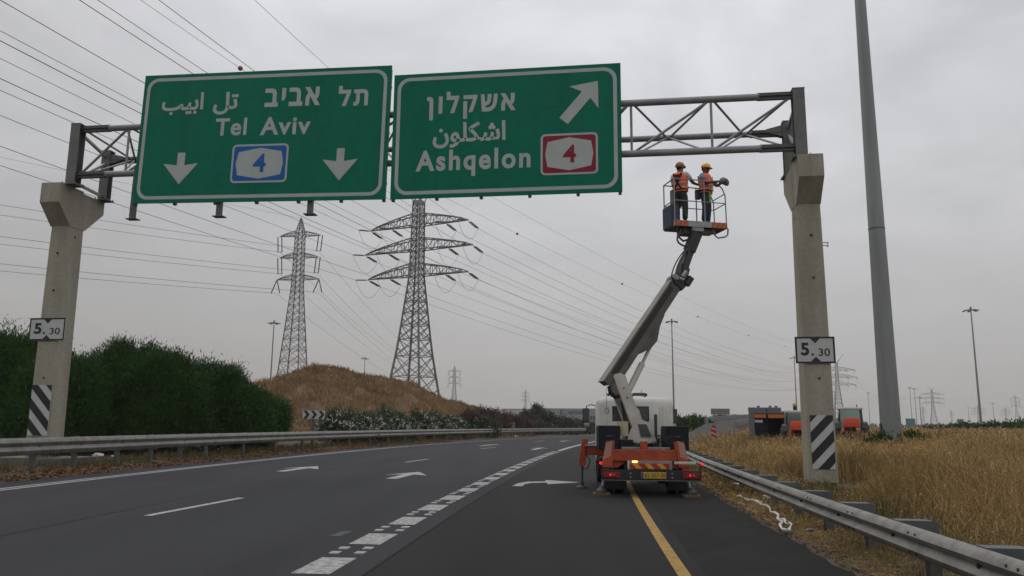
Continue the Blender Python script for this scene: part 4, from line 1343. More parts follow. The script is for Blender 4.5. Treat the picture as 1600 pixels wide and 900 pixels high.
# striped rear marker board
sb = MB().bbox((-0.47, 0.05, 0.645), (0.43, 0.08, 0.775), 0.008).build('marker_board', M['reflector_red'], tk)
for k in range(3):
    a = -0.44 + 0.285 * k
    MB().add([(a, 0.046, 0.77), (a + 0.13, 0.046, 0.77), (a + 0.24, 0.046, 0.65), (a + 0.11, 0.046, 0.65)], [(0, 1, 2, 3)]).build('yellow_stripe', M['reflector_yellow'], sb)
MB().bbox((-0.49, 0.09, 0.63), (0.5, 0.14, 0.83), 0.01).build('board_backing', M['galv'], tk)
MB().bbox((-0.43, 0.02, 0.79), (-0.31, 0.09, 0.835), 0.015).build('amber_beacon', M['lamp_amber_lit'], tk)
for sx in (-1, 1):
    st = MB().tube([(sx * 1.1, 0.02, 0.62), (sx * 1.17, -0.01, 0.76)], 0.017, 6).build('lamp_stalk', M['black'], tk)
    MB().tube([(sx * 1.175, -0.045, 0.775), (sx * 1.175, 0.02, 0.775)], 0.034, 12).build('side_lamp', M['lamp_red_lit'], st)
MB().bbox((0.55, 0.06, 0.76), (1.05, 0.14, 0.82), 0.015).build('rear_step', M['boom_white'], tk)
MB().bbox((-0.52, 0.3, 0.62), (0.5, 0.34, 0.82), 0.01).build('bed_plate', M['truck_white'], tk)
# rear outrigger beam and its hatched uprights
ob = MB()
ob.bbox((-0.92, 0.42, 0.81), (0.80, 0.66, 1.075), 0.015)
ob.build('outrigger_beam', M['orange'], tk)
for sx, xa in ((-1, -1.0), (1, 0.83)):
    # the upright leans in at the top
    P = [(xa - 0.12, 0.36, 0.66), (xa + 0.12, 0.36, 0.66), (xa + 0.12, 0.7, 0.66), (xa - 0.12, 0.7, 0.66)]
    ln = -sx * 0.1
    P2 = [(xa - 0.1 + ln, 0.38, 1.28), (xa + 0.1 + ln, 0.38, 1.28), (xa + 0.1 + ln, 0.68, 1.24), (xa - 0.1 + ln, 0.68, 1.24)]
    up = MB().loft([P, P2]).build('outrigger_post', M['orange'], tk)
    hb = MB()
    for k in range(9):
        z = 0.86 + 0.042 * k
        u = (z - 0.66) / 0.62
        xc = xa + ln * u; w = 0.12 - 0.02 * u
        yb = 0.36 + 0.02 * u - 0.003
        yb2 = 0.36 + 0.02 * (u + 0.1) - 0.003
        if sx < 0: hb.add([(xc - w * 0.95, yb, z), (xc + w * 0.55, yb2, z + 0.075), (xc + w * 0.55, yb2, z + 0.09), (xc - w * 0.95, yb, z + 0.015)], [(0, 1, 2, 3)])
        else: hb.add([(xc + w * 0.95, yb, z), (xc - w * 0.55, yb2, z + 0.075), (xc - w * 0.55, yb2, z + 0.09), (xc + w * 0.95, yb, z + 0.015)], [(0, 1, 2, 3)])
    tag(hb.build('hatching', M['boom_white'], up, fix=False), kind='stuff')
    # slanting leg, piston and foot
    a = np.array([xa - sx * 0.02, 0.52, 0.86]); e = np.array([xa + sx * 0.13, 0.5 if sx < 0 else 0.3, 0.09])
    d = e - a
    MB().bar(a, a + d * 0.5, 0.15, 0.17, up=(0, 1, 0)).build('leg_housing', M['orange'], tk)
    MB().tube([a + d * 0.45, a + d * 0.93], 0.035, 10).build('leg_piston', M['steel'], tk, smooth=True)
    q = MB()
    q.tube([e + np.array([0, 0, -0.02]), e + np.array([0, 0, 0.03]), e + np.array([0, 0, 0.07]), e + np.array([0, 0, 0.13])], [0.145, 0.14, 0.07, 0.045], 16)
    q.build('foot', M['dark_steel'], tk, smooth=True)
MB().prism([(-0.9, 0.82), (-0.9, 0.62), (-0.72, 0.66), (-0.5, 0.82)], 'y', 0.5, 0.56).build('brace_plate', M['orange'], tk)
MB().prism([(0.72, 0.82), (0.72, 0.62), (0.55, 0.66), (0.42, 0.82)], 'y', 0.5, 0.56).build('brace_plate', M['orange'], tk)
MB().bbox((-0.16, 0.66, 0.87), (0.0, 0.8, 1.27), 0.01).build('centre_post', M['orange'], tk)
# front outrigger, stretched out to the left
ao = MB()
ao.bbox((-1.46, 2.5, 0.86), (-0.7, 2.72, 1.1), 0.012)
ao.build('outrigger_arm', M['orange'], tk)
MB().box((-1.44, 2.46, 1.101), (-0.9, 2.76, 1.125)).build('arm_plate', M['boom_white'], tk)
MB().loft([[(-1.6, 2.5, 0.58), (-1.43, 2.5, 0.58), (-1.43, 2.72, 0.58), (-1.6, 2.72, 0.58)], [(-1.57, 2.5, 0.9), (-1.39, 2.5, 0.9), (-1.39, 2.72, 0.9), (-1.57, 2.72, 0.9)], [(-1.5, 2.5, 1.28), (-1.34, 2.5, 1.28), (-1.34, 2.72, 1.28), (-1.5, 2.72, 1.28)]]).build('outrigger_post', M['orange'], tk)
MB().tube([(-1.5, 2.61, 0.6), (-1.515, 2.61, 0.12)], 0.03, 10).build('leg_piston', M['dark_steel'], tk, smooth=True)
MB().tube([(-1.52, 2.61, 0.0), (-1.52, 2.61, 0.035), (-1.52, 2.61, 0.08), (-1.52, 2.61, 0.16)], [0.15, 0.145, 0.06, 0.05], 16).build('foot', M['dark_steel'], tk, smooth=True)
MB().tube([(-1.42, 2.48, 0.9), (-1.3, 2.45, 0.72), (-1.38, 2.45, 0.5), (-1.52, 2.5, 0.55)], 0.014, 6).build('hose', M['black'], tk)
MB().bbox((0.95, 2.45, 0.84), (1.12, 2.75, 1.1), 0.01).build('outrigger_post', M['orange'], tk)
# black lockers either side
for sx, a, b, z0, z1 in ((-1, -1.15, -0.6, 1.04, 1.62), (1, 0.53, 1.09, 1.05, 1.62)):
    lk = MB().bbox((a, 1.2, z0), (b, 2.2, z1), 0.02).build('locker', M['black_box'], tk)
    MB().box((a + 0.02, 1.18, z1 + 0.001), (b - 0.02, 2.2, z1 + 0.02)).build('lid', M['grey_pad'], lk)
MB().bbox((-1.08, 1.9, 0.72), (1.08, 2.9, 0.8), 0.01).build('side_guard', M['black'], tk)
MB().bbox((0.5, 0.9, 1.0), (0.72, 1.15, 1.38), 0.03).build('tank', M['black_box'], tk)
MB().bbox((-0.62, 1.0, 0.95), (-0.3, 1.3, 1.3), 0.03).build('pump_box', M['black_box'], tk)
# wheels
def wheel(x, y, r, w, dual=False):
    h = MB()
    for xo in ((-0.14, 0.14) if dual else (0,)):
        prof = [(-w / 2, r * 0.62), (-w / 2, r * 0.93), (-w * 0.4, r), (w * 0.4, r), (w / 2, r * 0.93), (w / 2, r * 0.62)]
        n = 28
        secs = []
        for k in range(n):
            t = 2 * math.pi * k / n
            secs.append([(x + xo + p[0], y + p[1] * math.cos(t), r + p[1] * math.sin(t)) for p in prof])
        V = [p for s_ in secs for p in s_]; m_ = len(prof)
        h.add(V, [(k * m_ + j, k * m_ + (j + 1) % m_, ((k + 1) % n) * m_ + (j + 1) % m_, ((k + 1) % n) * m_ + j) for k in range(n) for j in range(m_)])
    ty = h.build('wheel', M['rubber'], tk, smooth=True)
    q = MB(); q.tube([(x - w * 0.35, y, r), (x + w * 0.35, y, r)], r * 0.62, 18)
    q.build('rim', M['dark_steel'], ty)
for sx in (-1, 1):
    wheel(sx * 0.78, 1.35, 0.4, 0.22, True)
    wheel(sx * 0.88, 5.0, 0.4, 0.24)
    q = MB()
    q.bbox((sx * 0.78 - 0.28, 0.82, 0.12), (sx * 0.78 + 0.28, 0.84, 0.52), 0.005)
    q.build('mud_flap', M['rubber'], tk)
MB().tube([(-0.9, 1.35, 0.4), (0.9, 1.35, 0.4)], 0.09, 10).build('axle', M['dark_steel'], tk)
MB().tube([(-0.02, 1.1, 0.42), (0.08, 1.1, 0.42)], 0.1, 10).build('differential', M['dark_steel'], tk)
# cab
cy0, cy1 = 3.2, 4.95
cb = MB()
def cabsec(y, w, z0, z1, r=0.1):
    n = 5; out = []
    for cx, cz, a0 in ((w - r, z1 - r, 0), (-(w - r), z1 - r, 90)):
        for k in range(n + 1):
            a = R(a0 + 90 * k / n); out.append((cx + r * math.cos(a), y, cz + r * math.sin(a)))
    out += [(-w, y, z0), (w, y, z0)]
    return out
cb.loft([cabsec(cy0 + 0.0, 0.95, 0.95, 2.28, 0.14), cabsec(cy0 + 0.04, 1.0, 0.93, 2.36, 0.16), cabsec(cy0 + 0.14, 1.03, 0.9, 2.42, 0.16), cabsec(cy1 - 0.7, 1.04, 0.75, 2.43, 0.16), cabsec(cy1 - 0.25, 1.04, 0.6, 2.36, 0.16), cabsec(cy1 - 0.06, 1.02, 0.5, 1.7, 0.12), cabsec(cy1, 0.98, 0.5, 1.35, 0.1)])
cb.build('cab', M['truck_white'], tk, smooth=True)
for a, b in ((-0.62, -0.2), (0.0, 0.33)):
    wf = MB().bbox((a - 0.03, cy0 - 0.018, 1.76), (b + 0.03, cy0 + 0.03, 2.17), 0.03).build('rear_window', M['black'], tk)
    MB().bbox((a, cy0 - 0.026, 1.79), (b, cy0 - 0.019, 2.14), 0.003).build('pane', M['glass'], wf)
for x in (-0.82, -0.75, 0.66, 0.74):
    MB().bbox((x - 0.012, cy0 - 0.015, 1.1), (x + 0.012, cy0 + 0.03, 2.16), 0.006).build('pressed_rib', M['truck_white'], tk)
for a, b in ((-0.72, -0.1), (-0.02, 0.42)):
    MB().tube([(a, 4.1, 2.5), (a + 0.06, 4.1, 2.53), (b - 0.06, 4.1, 2.53), (b, 4.1, 2.5)], 0.045, 8).build('roof_bar', M['dark_steel'], tk)
for x in (-0.6, -0.05, 0.35):
    MB().box((x - 0.02, 4.08, 2.4), (x + 0.02, 4.12, 2.49)).build('roof_bar_foot', M['dark_steel'], tk)
MB().tube([(0.3, 4.3, 2.4), (0.27, 4.2, 2.66)], 0.008, 5).build('aerial', M['black'], tk)
for sx in (-1, 1):
    ar_ = MB().tube([(sx * 0.95, 4.85, 2.2), (sx * 1.15, 5.0, 2.25), (sx * 1.28, 5.0, 2.2), (sx * 1.3, 5.0, 1.72), (sx * 1.03, 4.9, 1.5)], 0.017, 6).build('mirror_arm', M['black'], tk)
    mi = MB().bbox((sx * 1.3 - 0.1, 4.93, 1.74), (sx * 1.3 + 0.1, 5.02, 2.14), 0.03).build('mirror', M['black'], tk)
    MB().bbox((sx * 1.3 - 0.085, 4.922, 1.76), (sx * 1.3 + 0.085, 4.929, 2.12), 0.003).build('mirror_glass', M['glass'], mi)
    MB().bbox((sx * 1.28 - 0.08, 4.94, 1.6), (sx * 1.28 + 0.08, 5.0, 1.71), 0.03).build('wide_mirror', M['steel'], tk)
MB().bbox((-0.9, 3.0, 0.9), (-0.62, 3.2, 1.3), 0.03).build('air_box', M['black'], tk)
# turret: two white cheek plates leaning back from the slew ring to the pivot
MB().tube([(0.0, 2.2, 0.86), (0.0, 2.2, 1.2)], 0.36, 24).build('slew_ring', M['dark_steel'], tk, smooth=True)
MB().tube([(0.0, 2.2, 1.2), (0.0, 2.2, 1.26)], 0.42, 24).build('turret_base', M['boom_white'], tk, smooth=True)
cheek = [(-0.42, 1.26), (0.30, 1.26), (0.1, 1.72), (-0.06, 1.80), (-0.13, 2.05), (-0.2, 2.12), (-0.45, 2.92), (-0.58, 2.99), (-0.72, 2.95), (-0.74, 2.86), (-0.42, 1.95), (-0.3, 1.6)]
BD = np.array([0.95, 0.312, 0.0])                 # plan direction of the boom
BN = np.array([-0.312, 0.95, 0.0])
def tloc(a, n, z): # along the boom plan direction from the slew axis
    return np.array([0.0, 2.2, 0.0]) + BD * a + BN * n + np.array([0, 0, z])
def plate_(mb, poly, n0, n1, k=1.0):
    n = len(poly)
    V = [tloc(p[0] * k, n0, p[1]) for p in poly] + [tloc(p[0] * k, n1, p[1]) for p in poly]
    F = [tuple(range(n)), tuple(reversed(range(n, 2 * n)))] + [(i, i + n, (i + 1) % n + n, (i + 1) % n) for i in range(n)]
    return mb.add(V, F)
for n0 in (-0.27, 0.2):
    plate_(MB(), cheek, n0, n0 + 0.07, 1.12).build('turret_cheek', M['boom_white'], tk)
plate_(MB(), [(-0.3, 1.28), (0.25, 1.28), (-0.05, 1.75), (-0.35, 2.3), (-0.42, 2.28), (-0.36, 1.8)], -0.195, 0.195, 1.1).build('turret_web', M['boom_dark'], tk)
plate_(MB(), [(-0.1, 1.36), (0.16, 1.36), (0.04, 1.68), (-0.16, 1.68)], -0.3, -0.272, 1.12).build('cover_pad', M['grey_pad'], tk)
MB().tube([(-0.52, 1.55, 1.38), (-0.52, 1.55, 1.75)], 0.15, 14).build('oil_tank', M['beige'], tk, smooth=True)
q = MB()
for (a, z) in ((-0.42, 2.35), (-0.5, 2.6)):
    q.tube([tloc(a * 1.12, -0.278, z), tloc(a * 1.12, -0.268, z)], 0.022, 8)
q.build('pin', M['black'], tk)
# main boom
piv = tloc(-0.72, 0, 2.88)
tip = np.array([1.16, 2.82, 5.58])
bd = (tip - piv); BL = float(np.linalg.norm(bd)); bd = bd / BL
bu = np.cross(BN, bd); bu /= np.linalg.norm(bu)
if bu[2] < 0: bu = -bu
bs = np.cross(bd, bu)
def bp(a, s_, u_): return piv + bd * a + bs * s_ + bu * u_
def beam(mb, secs):
    """secs: (along, half width, low, high)"""
    L4 = [[bp(a, -w, lo), bp(a, w, lo), bp(a, w, hi), bp(a, -w, hi)] for a, w, lo, hi in secs]
    return mb.loft(L4)
beam(MB(), [(-0.30, 0.17, 0.05, 0.22), (0.0, 0.16, -0.16, 0.22), (BL - 0.1, 0.145, -0.15, 0.2), (BL, 0.14, -0.14, 0.18)]).build('main_boom', M['boom_grey'], tk)
beam(MB(), [(-0.32, 0.178, 0.222, 0.25), (BL - 0.05, 0.165, 0.202, 0.23)]).build('boom_cover', M['boom_cover'], tk)
beam(MB(), [(0.0, 0.166, 0.02, 0.18), (BL - 0.3, 0.152, 0.02, 0.165)]).build('boom_channel', M['boom_dark'], tk)
beam(MB(), [(0.95, 0.12, -0.2, -0.163), (1.25, 0.14, -0.36, -0.163), (1.55, 0.14, -0.40, -0.162), (1.95, 0.13, -0.24, -0.16), (2.3, 0.12, -0.18, -0.158)]).build('cylinder_bracket', M['boom_grey'], tk)
MB().tube([bp(-0.28, 0.05, 0.0), bp(-0.4, 0.05, -0.12), bp(-0.42, 0.04, -0.3), bp(-0.25, 0.03, -0.42), bp(-0.02, 0, -0.35)], 0.055, 8).build('hose_loop', M['black'], tk, smooth=True)
ca = tloc(-0.38, 0.0, 2.42); ce = bp(1.42, 0, -0.36)
cdv = ce - ca
MB().tube([ca, ca + cdv * 0.62], 0.085, 14).build('lift_cylinder', M['boom_white'], tk, smooth=True)
MB().tube([ca + cdv * 0.6, ce], 0.042, 12).build('cylinder_rod', M['steel'], tk, smooth=True)
MB().tube([tloc(-0.38, -0.2, 2.42), tloc(-0.38, 0.2, 2.42)], 0.05, 10).build('cylinder_pin', M['dark_steel'], tk)
MB().tube([piv - BN * 0.24, piv + BN * 0.24], 0.075, 12).build('boom_pin', M['dark_steel'], tk)
q = MB()
hk = bp(-0.3, -0.1, 0.0)
q.tube([hk, hk + np.array([0, 0, -0.55])], 0.005, 4)
q.tube([hk + np.array([0.05 * math.cos(t), 0, -0.62 + 0.07 * math.sin(t)]) for t in np.linspace(0, 2 * math.pi, 11)], 0.009, 5)
q.build('dangling_hook', M['dark_steel'], tk)
# head of the boom, jib, hoses
MB().bar(bp(BL - 0.15, 0, 0.02), bp(BL + 0.12, 0, -0.02), 0.36, 0.44, up=bu).build('boom_head', M['boom_dark'], tk)
MB().tube([bp(BL + 0.0, -0.2, 0.16), bp(BL + 0.0, 0.2, 0.16)], 0.09, 12).build('head_roller', M['galv'], tk)
j0 = bp(BL + 0.05, 0, -0.02)
j1 = np.array([1.62, 3.28, 6.62]); j2 = np.array([1.83, 3.36, 7.1])
q = MB()
q.bar(j0 + np.array([0.02, 0, -0.1]), j0 + (j1 - j0) * 0.45, 0.24, 0.3)
q.build('knuckle', M['black'], tk)
MB().bar(j0 + (j1 - j0) * 0.3, j1, 0.17, 0.24).build('jib', M['black'], tk)
MB().bar(j1 - (j1 - j0) * 0.06, j2, 0.2, 0.3).build('jib_head', M['black'], tk)
MB().tube([j0 + np.array([0.1, -0.12, 0.1]), j0 + np.array([0.22, -0.12, 0.25])], 0.07, 12).build('valve', M['galv'], tk)
MB().tube([j0 + np.array([0.0, -0.15, 0.05]), j0 + np.array([0.12, -0.15, 0.0])], 0.06, 12).build('valve', M['galv'], tk)
MB().bar(j0 + np.array([0.2, -0.1, -0.12]), j0 + np.array([0.34, -0.05, 0.1]), 0.12, 0.16).build('valve_block', M['black'], tk)
rh = random.Random(5)
for k in range(5):
    o_ = np.array([rh.uniform(-0.16, 0.0), -0.16 - 0.02 * k, rh.uniform(-0.05, 0.1)])
    a = j0 + o_ + (-bd * 0.2); e = j1 + o_ * 0.6
    m_ = (a + e) / 2 + np.array([-0.14 - 0.03 * k, -0.08, 0.06])
    pts = [(1 - u) ** 2 * a + 2 * u * (1 - u) * m_ + u * u * e for u in np.linspace(0, 1, 8)]
    MB().tube(pts, 0.02, 6).build('hose', M['black'], tk, smooth=True)
a = j1 + np.array([-0.1, -0.1, 0.05]); e = j2 + np.array([-0.42, 0.0, 0.12])
pts = [(1 - u) ** 2 * a + 2 * u * (1 - u) * np.array([a[0] - 0.45, a[1], a[2] + 0.1]) + u * u * e for u in np.linspace(0, 1, 9)]
MB().tube(pts, 0.028, 7).build('hose', M['black'], tk, smooth=True)

# hoses, latches and clutter round the turret
for k, (x0, x1, h_) in enumerate(((-0.5, -0.2, 0.16), (-0.42, 0.1, 0.22), (0.2, 0.5, 0.18), (0.05, 0.45, 0.12))):
    pts = [np.array([x0 + (x1 - x0) * u, 1.0 + 0.12 * k + 0.3 * u, 0.95 + h_ * 4 * u * (1 - u)]) for u in np.linspace(0, 1, 9)]
    MB().tube(pts, 0.02, 6).build('hose', M['black'], tk, smooth=True)
for sx, xc in ((-1, -0.875), (1, 0.81)):
    MB().bbox((xc - 0.07, 1.175, 1.36), (xc + 0.07, 1.198, 1.4), 0.006).build('latch', M['dark_steel'], tk)
    MB().bbox((xc - 0.2, 1.19, 1.08), (xc + 0.2, 1.199, 1.1), 0.003).build('locker_hinge', M['dark_steel'], tk)
for z in (1.2, 1.28, 1.36):
    MB().bbox((0.5, 3.17, z), (0.7, 3.2, z + 0.03), 0.006).build('vent_slot', M['black'], tk)
MB().bbox((-0.3, 3.12, 0.95), (0.3, 3.19, 1.45), 0.03).build('engine_cover', M['black_box'], tk)
MB().bbox((0.36, 2.95, 0.9), (0.6, 3.15, 1.3), 0.03).build('filter_box', M['black'], tk)
MB().bbox((0.46, 2.9, 1.3), (0.54, 2.98, 1.95), 0.02).build('exhaust_stack', M['dark_steel'], tk)
# basket: A is its near left lower corner
BA, BY = np.array([4.66, 22.0, 7.32]), R(12)
bu_ = np.array([math.cos(BY), math.sin(BY), 0]); bv_ = np.array([-math.sin(BY), math.cos(BY), 0])
inv = (Matrix.Translation(tk.location) @ tk.rotation_euler.to_matrix().to_4x4()).inverted()
def bk(u, v, w):
    p = BA + bu_ * u + bv_ * v + np.array([0, 0, w])
    return np.array(inv @ Vector([float(c) for c in p]))
BW, BDp = 1.64, 0.78
def bbx(mb, lo, hi):
    V = [bk(x, y, z) for z in (lo[2], hi[2]) for (x, y) in ((lo[0], lo[1]), (hi[0], lo[1]), (hi[0], hi[1]), (lo[0], hi[1]))]
    return mb.add(V, [(0, 3, 2, 1), (4, 5, 6, 7), (0, 1, 5, 4), (1, 2, 6, 5), (2, 3, 7, 6), (3, 0, 4, 7)])
fl = bbx(MB(), (0.02, 0.02, 0.02), (BW - 0.02, BDp - 0.02, 0.13)).build('basket_floor', M['dark_steel'], tk)
for lo, hi in (((0.0, 0.0, 0.0), (BW, 0.018, 0.17)), ((0.0, BDp - 0.018, 0.0), (BW, BDp, 0.17)), ((0.0, 0.0185, 0.0), (0.018, BDp - 0.0185, 0.17)), ((BW - 0.018, 0.0185, 0.0), (BW, BDp - 0.0185, 0.17))):
    bbx(MB(), lo, hi).build('kick_plate', M['basket_plate'], tk)
for a, b in ((0.01, 0.42), (1.16, 1.63)):
    p_ = bbx(MB(), (a, -0.006, 0.01), (b, -0.001, 0.16)).build('striped_panel', M['basket_stripe'], tk)
    for k in range(3):
        c = a + 0.03 + (b - a) * k / 3
        MB().add([bk(c, -0.0085, 0.012), bk(c + 0.07, -0.0085, 0.012), bk(min(c + 0.15, b), -0.0085, 0.158), bk(c + 0.08, -0.0085, 0.158)], [(0, 1, 2, 3)]).build('pale_stripe', M['basket_stripe_light'], p_)
q = MB(); put_text(q, 'platform', (0, 0, 1, 1), 0.0) if False else None
def rtube(name, pts, r=0.019, m='basket_grey'):
    return MB().tube([bk(*p) for p in pts], r, 8).build(name, M[m], tk, smooth=True)
for u, v in ((0.015, 0.015), (0.015, BDp - 0.015), (0.95, 0.015), (0.5, BDp - 0.015), (1.05, BDp - 0.015)):
    rtube('stanchion', [(u, v, 0.1), (u, v, 1.4)])
# the right end curves down
for v in (0.015, BDp - 0.015):
    rtube('hand_rail', [(0.015, v, 1.41), (0.5, v, 1.41), (1.1, v, 1.41), (1.35, v, 1.36), (1.53, v, 1.2), (1.61, v, 1.0), (1.62, v, 0.5), (1.62, v, 0.1)])
    rtube('mid_rail', [(0.015, v, 0.76), (1.62, v, 0.76)], 0.016)
rtube('hand_rail', [(0.015, 0.015, 1.41), (0.015, BDp - 0.015, 1.41)])
rtube('mid_rail', [(0.015, 0.015, 0.76), (0.015, BDp - 0.015, 0.76)], 0.016)
rtube('mid_rail', [(1.62, 0.015, 0.76), (1.62, BDp - 0.015, 0.76)], 0.016)
rtube('hand_rail', [(1.6, 0.015, 1.05), (1.6, BDp - 0.015, 1.05)], 0.016)
rtube('bumper_hoop', [(1.66, 0.1, 0.08), (1.71, 0.1, 0.0), (1.7, 0.12, -0.16), (1.62, 0.13, -0.22), (1.4, 0.14, -0.26), (1.32, 0.14, -0.2), (1.24, 0.15, 0.02)], 0.024)
bn_ = MB()
bbx(bn_, (-0.05, 0.12, 0.02), (-0.003, BDp - 0.04, 0.66))
bbx(bn_, (-0.0025, 0.12, 0.18), (0.2, BDp - 0.04, 0.66))
bn_.build('tool_bin', M['bin_blue'], tk)
bbx(MB(), (0.86, 0.30, 0.95), (1.0, 0.45, 1.22)).build('control_box', M['black'], tk)
bbx(MB(), (0.2, 0.5, 0.75), (0.5, 0.74, 1.25)).build('cable_reel', M['cloth_grey'], tk)
for lo, hi, m_ in (((0.35, 0.15, -0.16), (0.95, 0.62, 0.018), 'dark_steel'), ((0.55, 0.02, -0.12), (0.9, 0.14, 0.016), 'galv'), ((0.98, 0.25, -0.1), (1.35, 0.6, 0.016), 'galv')):
    bbx(MB(), lo, hi).build('basket_mount', M[m_], tk)
rtube('hose', [(0.1, 0.1, -0.02), (0.14, 0.1, -0.3), (0.3, 0.12, -0.42), (0.55, 0.2, -0.32), (0.75, 0.3, -0.3)], 0.03, 'black')

# pads under the feet
for lab, (x, y) in (('wooden pad under the rear left foot of the lift truck', (-1.13, 0.5)), ('wooden pad under the rear right foot of the lift truck', (0.96, 0.3))):
    p = tw_(x, y, 0)
    w = MB()
    for k in range(2):
        w.bbox((-0.19, -0.18 + 0.185 * k, 0), (0.19, -0.005 + 0.185 * k, 0.065), 0.008)
    w = tag(w.build('wooden_pad', M['wood']), lab, 'pad')
    w.location = Vector([float(v) for v in p]); w.rotation_euler = (0, 0, TR_A + 0.05)

# ------------------------------------------------------------------ people
def skin(name, pts, edges, radii, m, parent, level=2, root=0):
    me = bpy.data.meshes.new(name)
    me.from_pydata([tuple(map(float, p)) for p in pts], edges, [])
    o = bpy.data.objects.new(name, me)
    COL.objects.link(o)
    o.modifiers.new('skin', 'SKIN')
    if not me.skin_vertices: 
        bpy.context.view_layer.objects.active = o
    for i, v in enumerate(me.skin_vertices[0].data):
        r_ = radii[i]
        v.radius = r_ if isinstance(r_, tuple) else (r_, r_)
        v.use_root = (i == root)
    sub = o.modifiers.new('sub', 'SUBSURF')
    sub.levels = sub.render_levels = level
    dg = bpy.context.evaluated_depsgraph_get()
    ev = bpy.data.meshes.new_from_object(o.evaluated_get(dg))
    bpy.data.objects.remove(o)
    ev.name = name
    ev.materials.clear(); ev.materials.append(m)
    ev.polygons.foreach_set('use_smooth', [True] * len(ev.polygons))
    o = bpy.data.objects.new(name, ev)
    COL.objects.link(o)
    if parent is not None: o.parent = parent
    return o

def person(label, loc, yaw, sk, tr, sl, helmet, Lh, Rh, Le, Re, look=0.0, nod=0.0):
    """local frame: +y is where the chest faces, +x the person's right... hands/elbows given as points"""
    t = thing('person', label, 'person', loc, yaw)
    J = dict(pel=(0, 0, 0.93), sp=(0, 0.01, 1.1), ch=(0, 0.015, 1.3), nk=(0, 0.0, 1.46), hd0=(0, 0.02, 1.53), hd1=(0, 0.035, 1.63), hd2=(0, 0.02, 1.71),
             sR=(0.19, 0, 1.41), sL=(-0.19, 0, 1.41), eR=Re, eL=Le, hR=Rh, hL=Lh,
             pR=(0.095, 0, 0.9), pL=(-0.095, 0, 0.9), kR=(0.11, 0.03, 0.5), kL=(-0.11, 0.02, 0.5), aR=(0.12, -0.02, 0.09), aL=(-0.12, -0.03, 0.09), fR=(0.14, 0.17, 0.04), fL=(-0.14, 0.16, 0.04))
    # body in one continuous skin
    names = ['pel', 'sp', 'ch', 'nk', 'hd0', 'hd1', 'hd2', 'sR', 'eR', 'hR', 'sL', 'eL', 'hL', 'pR', 'kR', 'aR', 'fR', 'pL', 'kL', 'aL', 'fL']
    rad = [(0.155, 0.12), (0.135, 0.1), (0.165, 0.115), 0.06, 0.075, 0.09, 0.07, 0.065, 0.045, 0.032, 0.065, 0.045, 0.032, 0.085, 0.062, 0.045, 0.04, 0.085, 0.062, 0.045, 0.04]
    ix = {n: i for i, n in enumerate(names)}
    ed = [('pel', 'sp'), ('sp', 'ch'), ('ch', 'nk'), ('nk', 'hd0'), ('hd0', 'hd1'), ('hd1', 'hd2'), ('ch', 'sR'), ('sR', 'eR'), ('eR', 'hR'), ('ch', 'sL'), ('sL', 'eL'), ('eL', 'hL'),
          ('pel', 'pR'), ('pR', 'kR'), ('kR', 'aR'), ('aR', 'fR'), ('pel', 'pL'), ('pL', 'kL'), ('kL', 'aL'), ('aL', 'fL')]
    pts = [list(J[n]) for n in names]; E = [(ix[a], ix[b]) for a, b in ed]; RR = list(rad)
    # hands: a palm and five fingers each, lightly curled
    for h, e in (('hR', 'eR'), ('hL', 'eL')):
        d = np.array(J[h]) - np.array(J[e]); d /= np.linalg.norm(d)
        s_ = np.cross(d, (0, 0, 1.0)); s_ /= np.linalg.norm(s_) + 1e-9
        dn = np.cross(s_, d)
        palm = np.array(J[h]) + d * 0.075
        pts.append(palm); RR.append((0.036, 0.022)); ip = len(pts) - 1; E.append((ix[h], ip))
        sg = 1 if h == 'hR' else -1
        for k, (off, ln) in enumerate(((-0.027, 0.062), (-0.009, 0.074), (0.009, 0.07), (0.027, 0.054))):
            b = palm + d * 0.03 + s_ * off
            pts += [b, b + d * ln * 0.55 + dn * -0.008, b + d * ln * 0.9 + dn * -0.034]
            RR += [0.0095, 0.009, 0.008]
            n_ = len(pts); E += [(ip, n_ - 3), (n_ - 3, n_ - 2), (n_ - 2, n_ - 1)]
        b = palm - d * 0.02 - s_ * 0.036 * sg
        pts += [b, b + d * 0.04 - s_ * 0.02 * sg - dn * 0.015]; RR += [0.011, 0.009]
        n_ = len(pts); E += [(ip, n_ - 2), (n_ - 2, n_ - 1)]
    body = skin('body', pts, E, RR, sk, t, 2)
    # trousers, shirt and vest as shells round the body
    def sub(nn, extra, ee, name, m, mul=1.0):
        P_ = [J[n] for n in nn]; r_ = [extra[n] for n in nn]; k_ = {n: i for i, n in enumerate(nn)}
        return skin(name, P_, [(k_[a], k_[b]) for a, b in ee], r_, m, t, 2)
    J2 = dict(J)
    J['wst'] = (0, 0.005, 1.02); J['aR2'] = (0.12, -0.02, 0.1); J['aL2'] = (-0.12, -0.03, 0.1)
    sub(['wst', 'pel', 'pR', 'kR', 'aR2', 'pL', 'kL', 'aL2'], dict(wst=(0.168, 0.128), pel=(0.175, 0.135), pR=0.108, kR=0.083, aR2=0.072, pL=0.108, kL=0.083, aL2=0.072),
        [('wst', 'pel'), ('pel', 'pR'), ('pR', 'kR'), ('kR', 'aR2'), ('pel', 'pL'), ('pL', 'kL'), ('kL', 'aL2')], 'trousers', tr)
    for s_ in ('R', 'L'):
        J['m' + s_] = tuple(np.array(J['s' + s_]) * 0.42 + np.array(J['e' + s_]) * 0.58)
        skin('boot', [J['a' + s_], tuple(np.array(J['a' + s_]) + np.array([0, 0.02, -0.045])), tuple(np.array(J['f' + s_]) + np.array([0, 0.02, 0]))], [(0, 1), (1, 2)], [0.06, 0.06, (0.052, 0.04)], M['black'], t, 2)
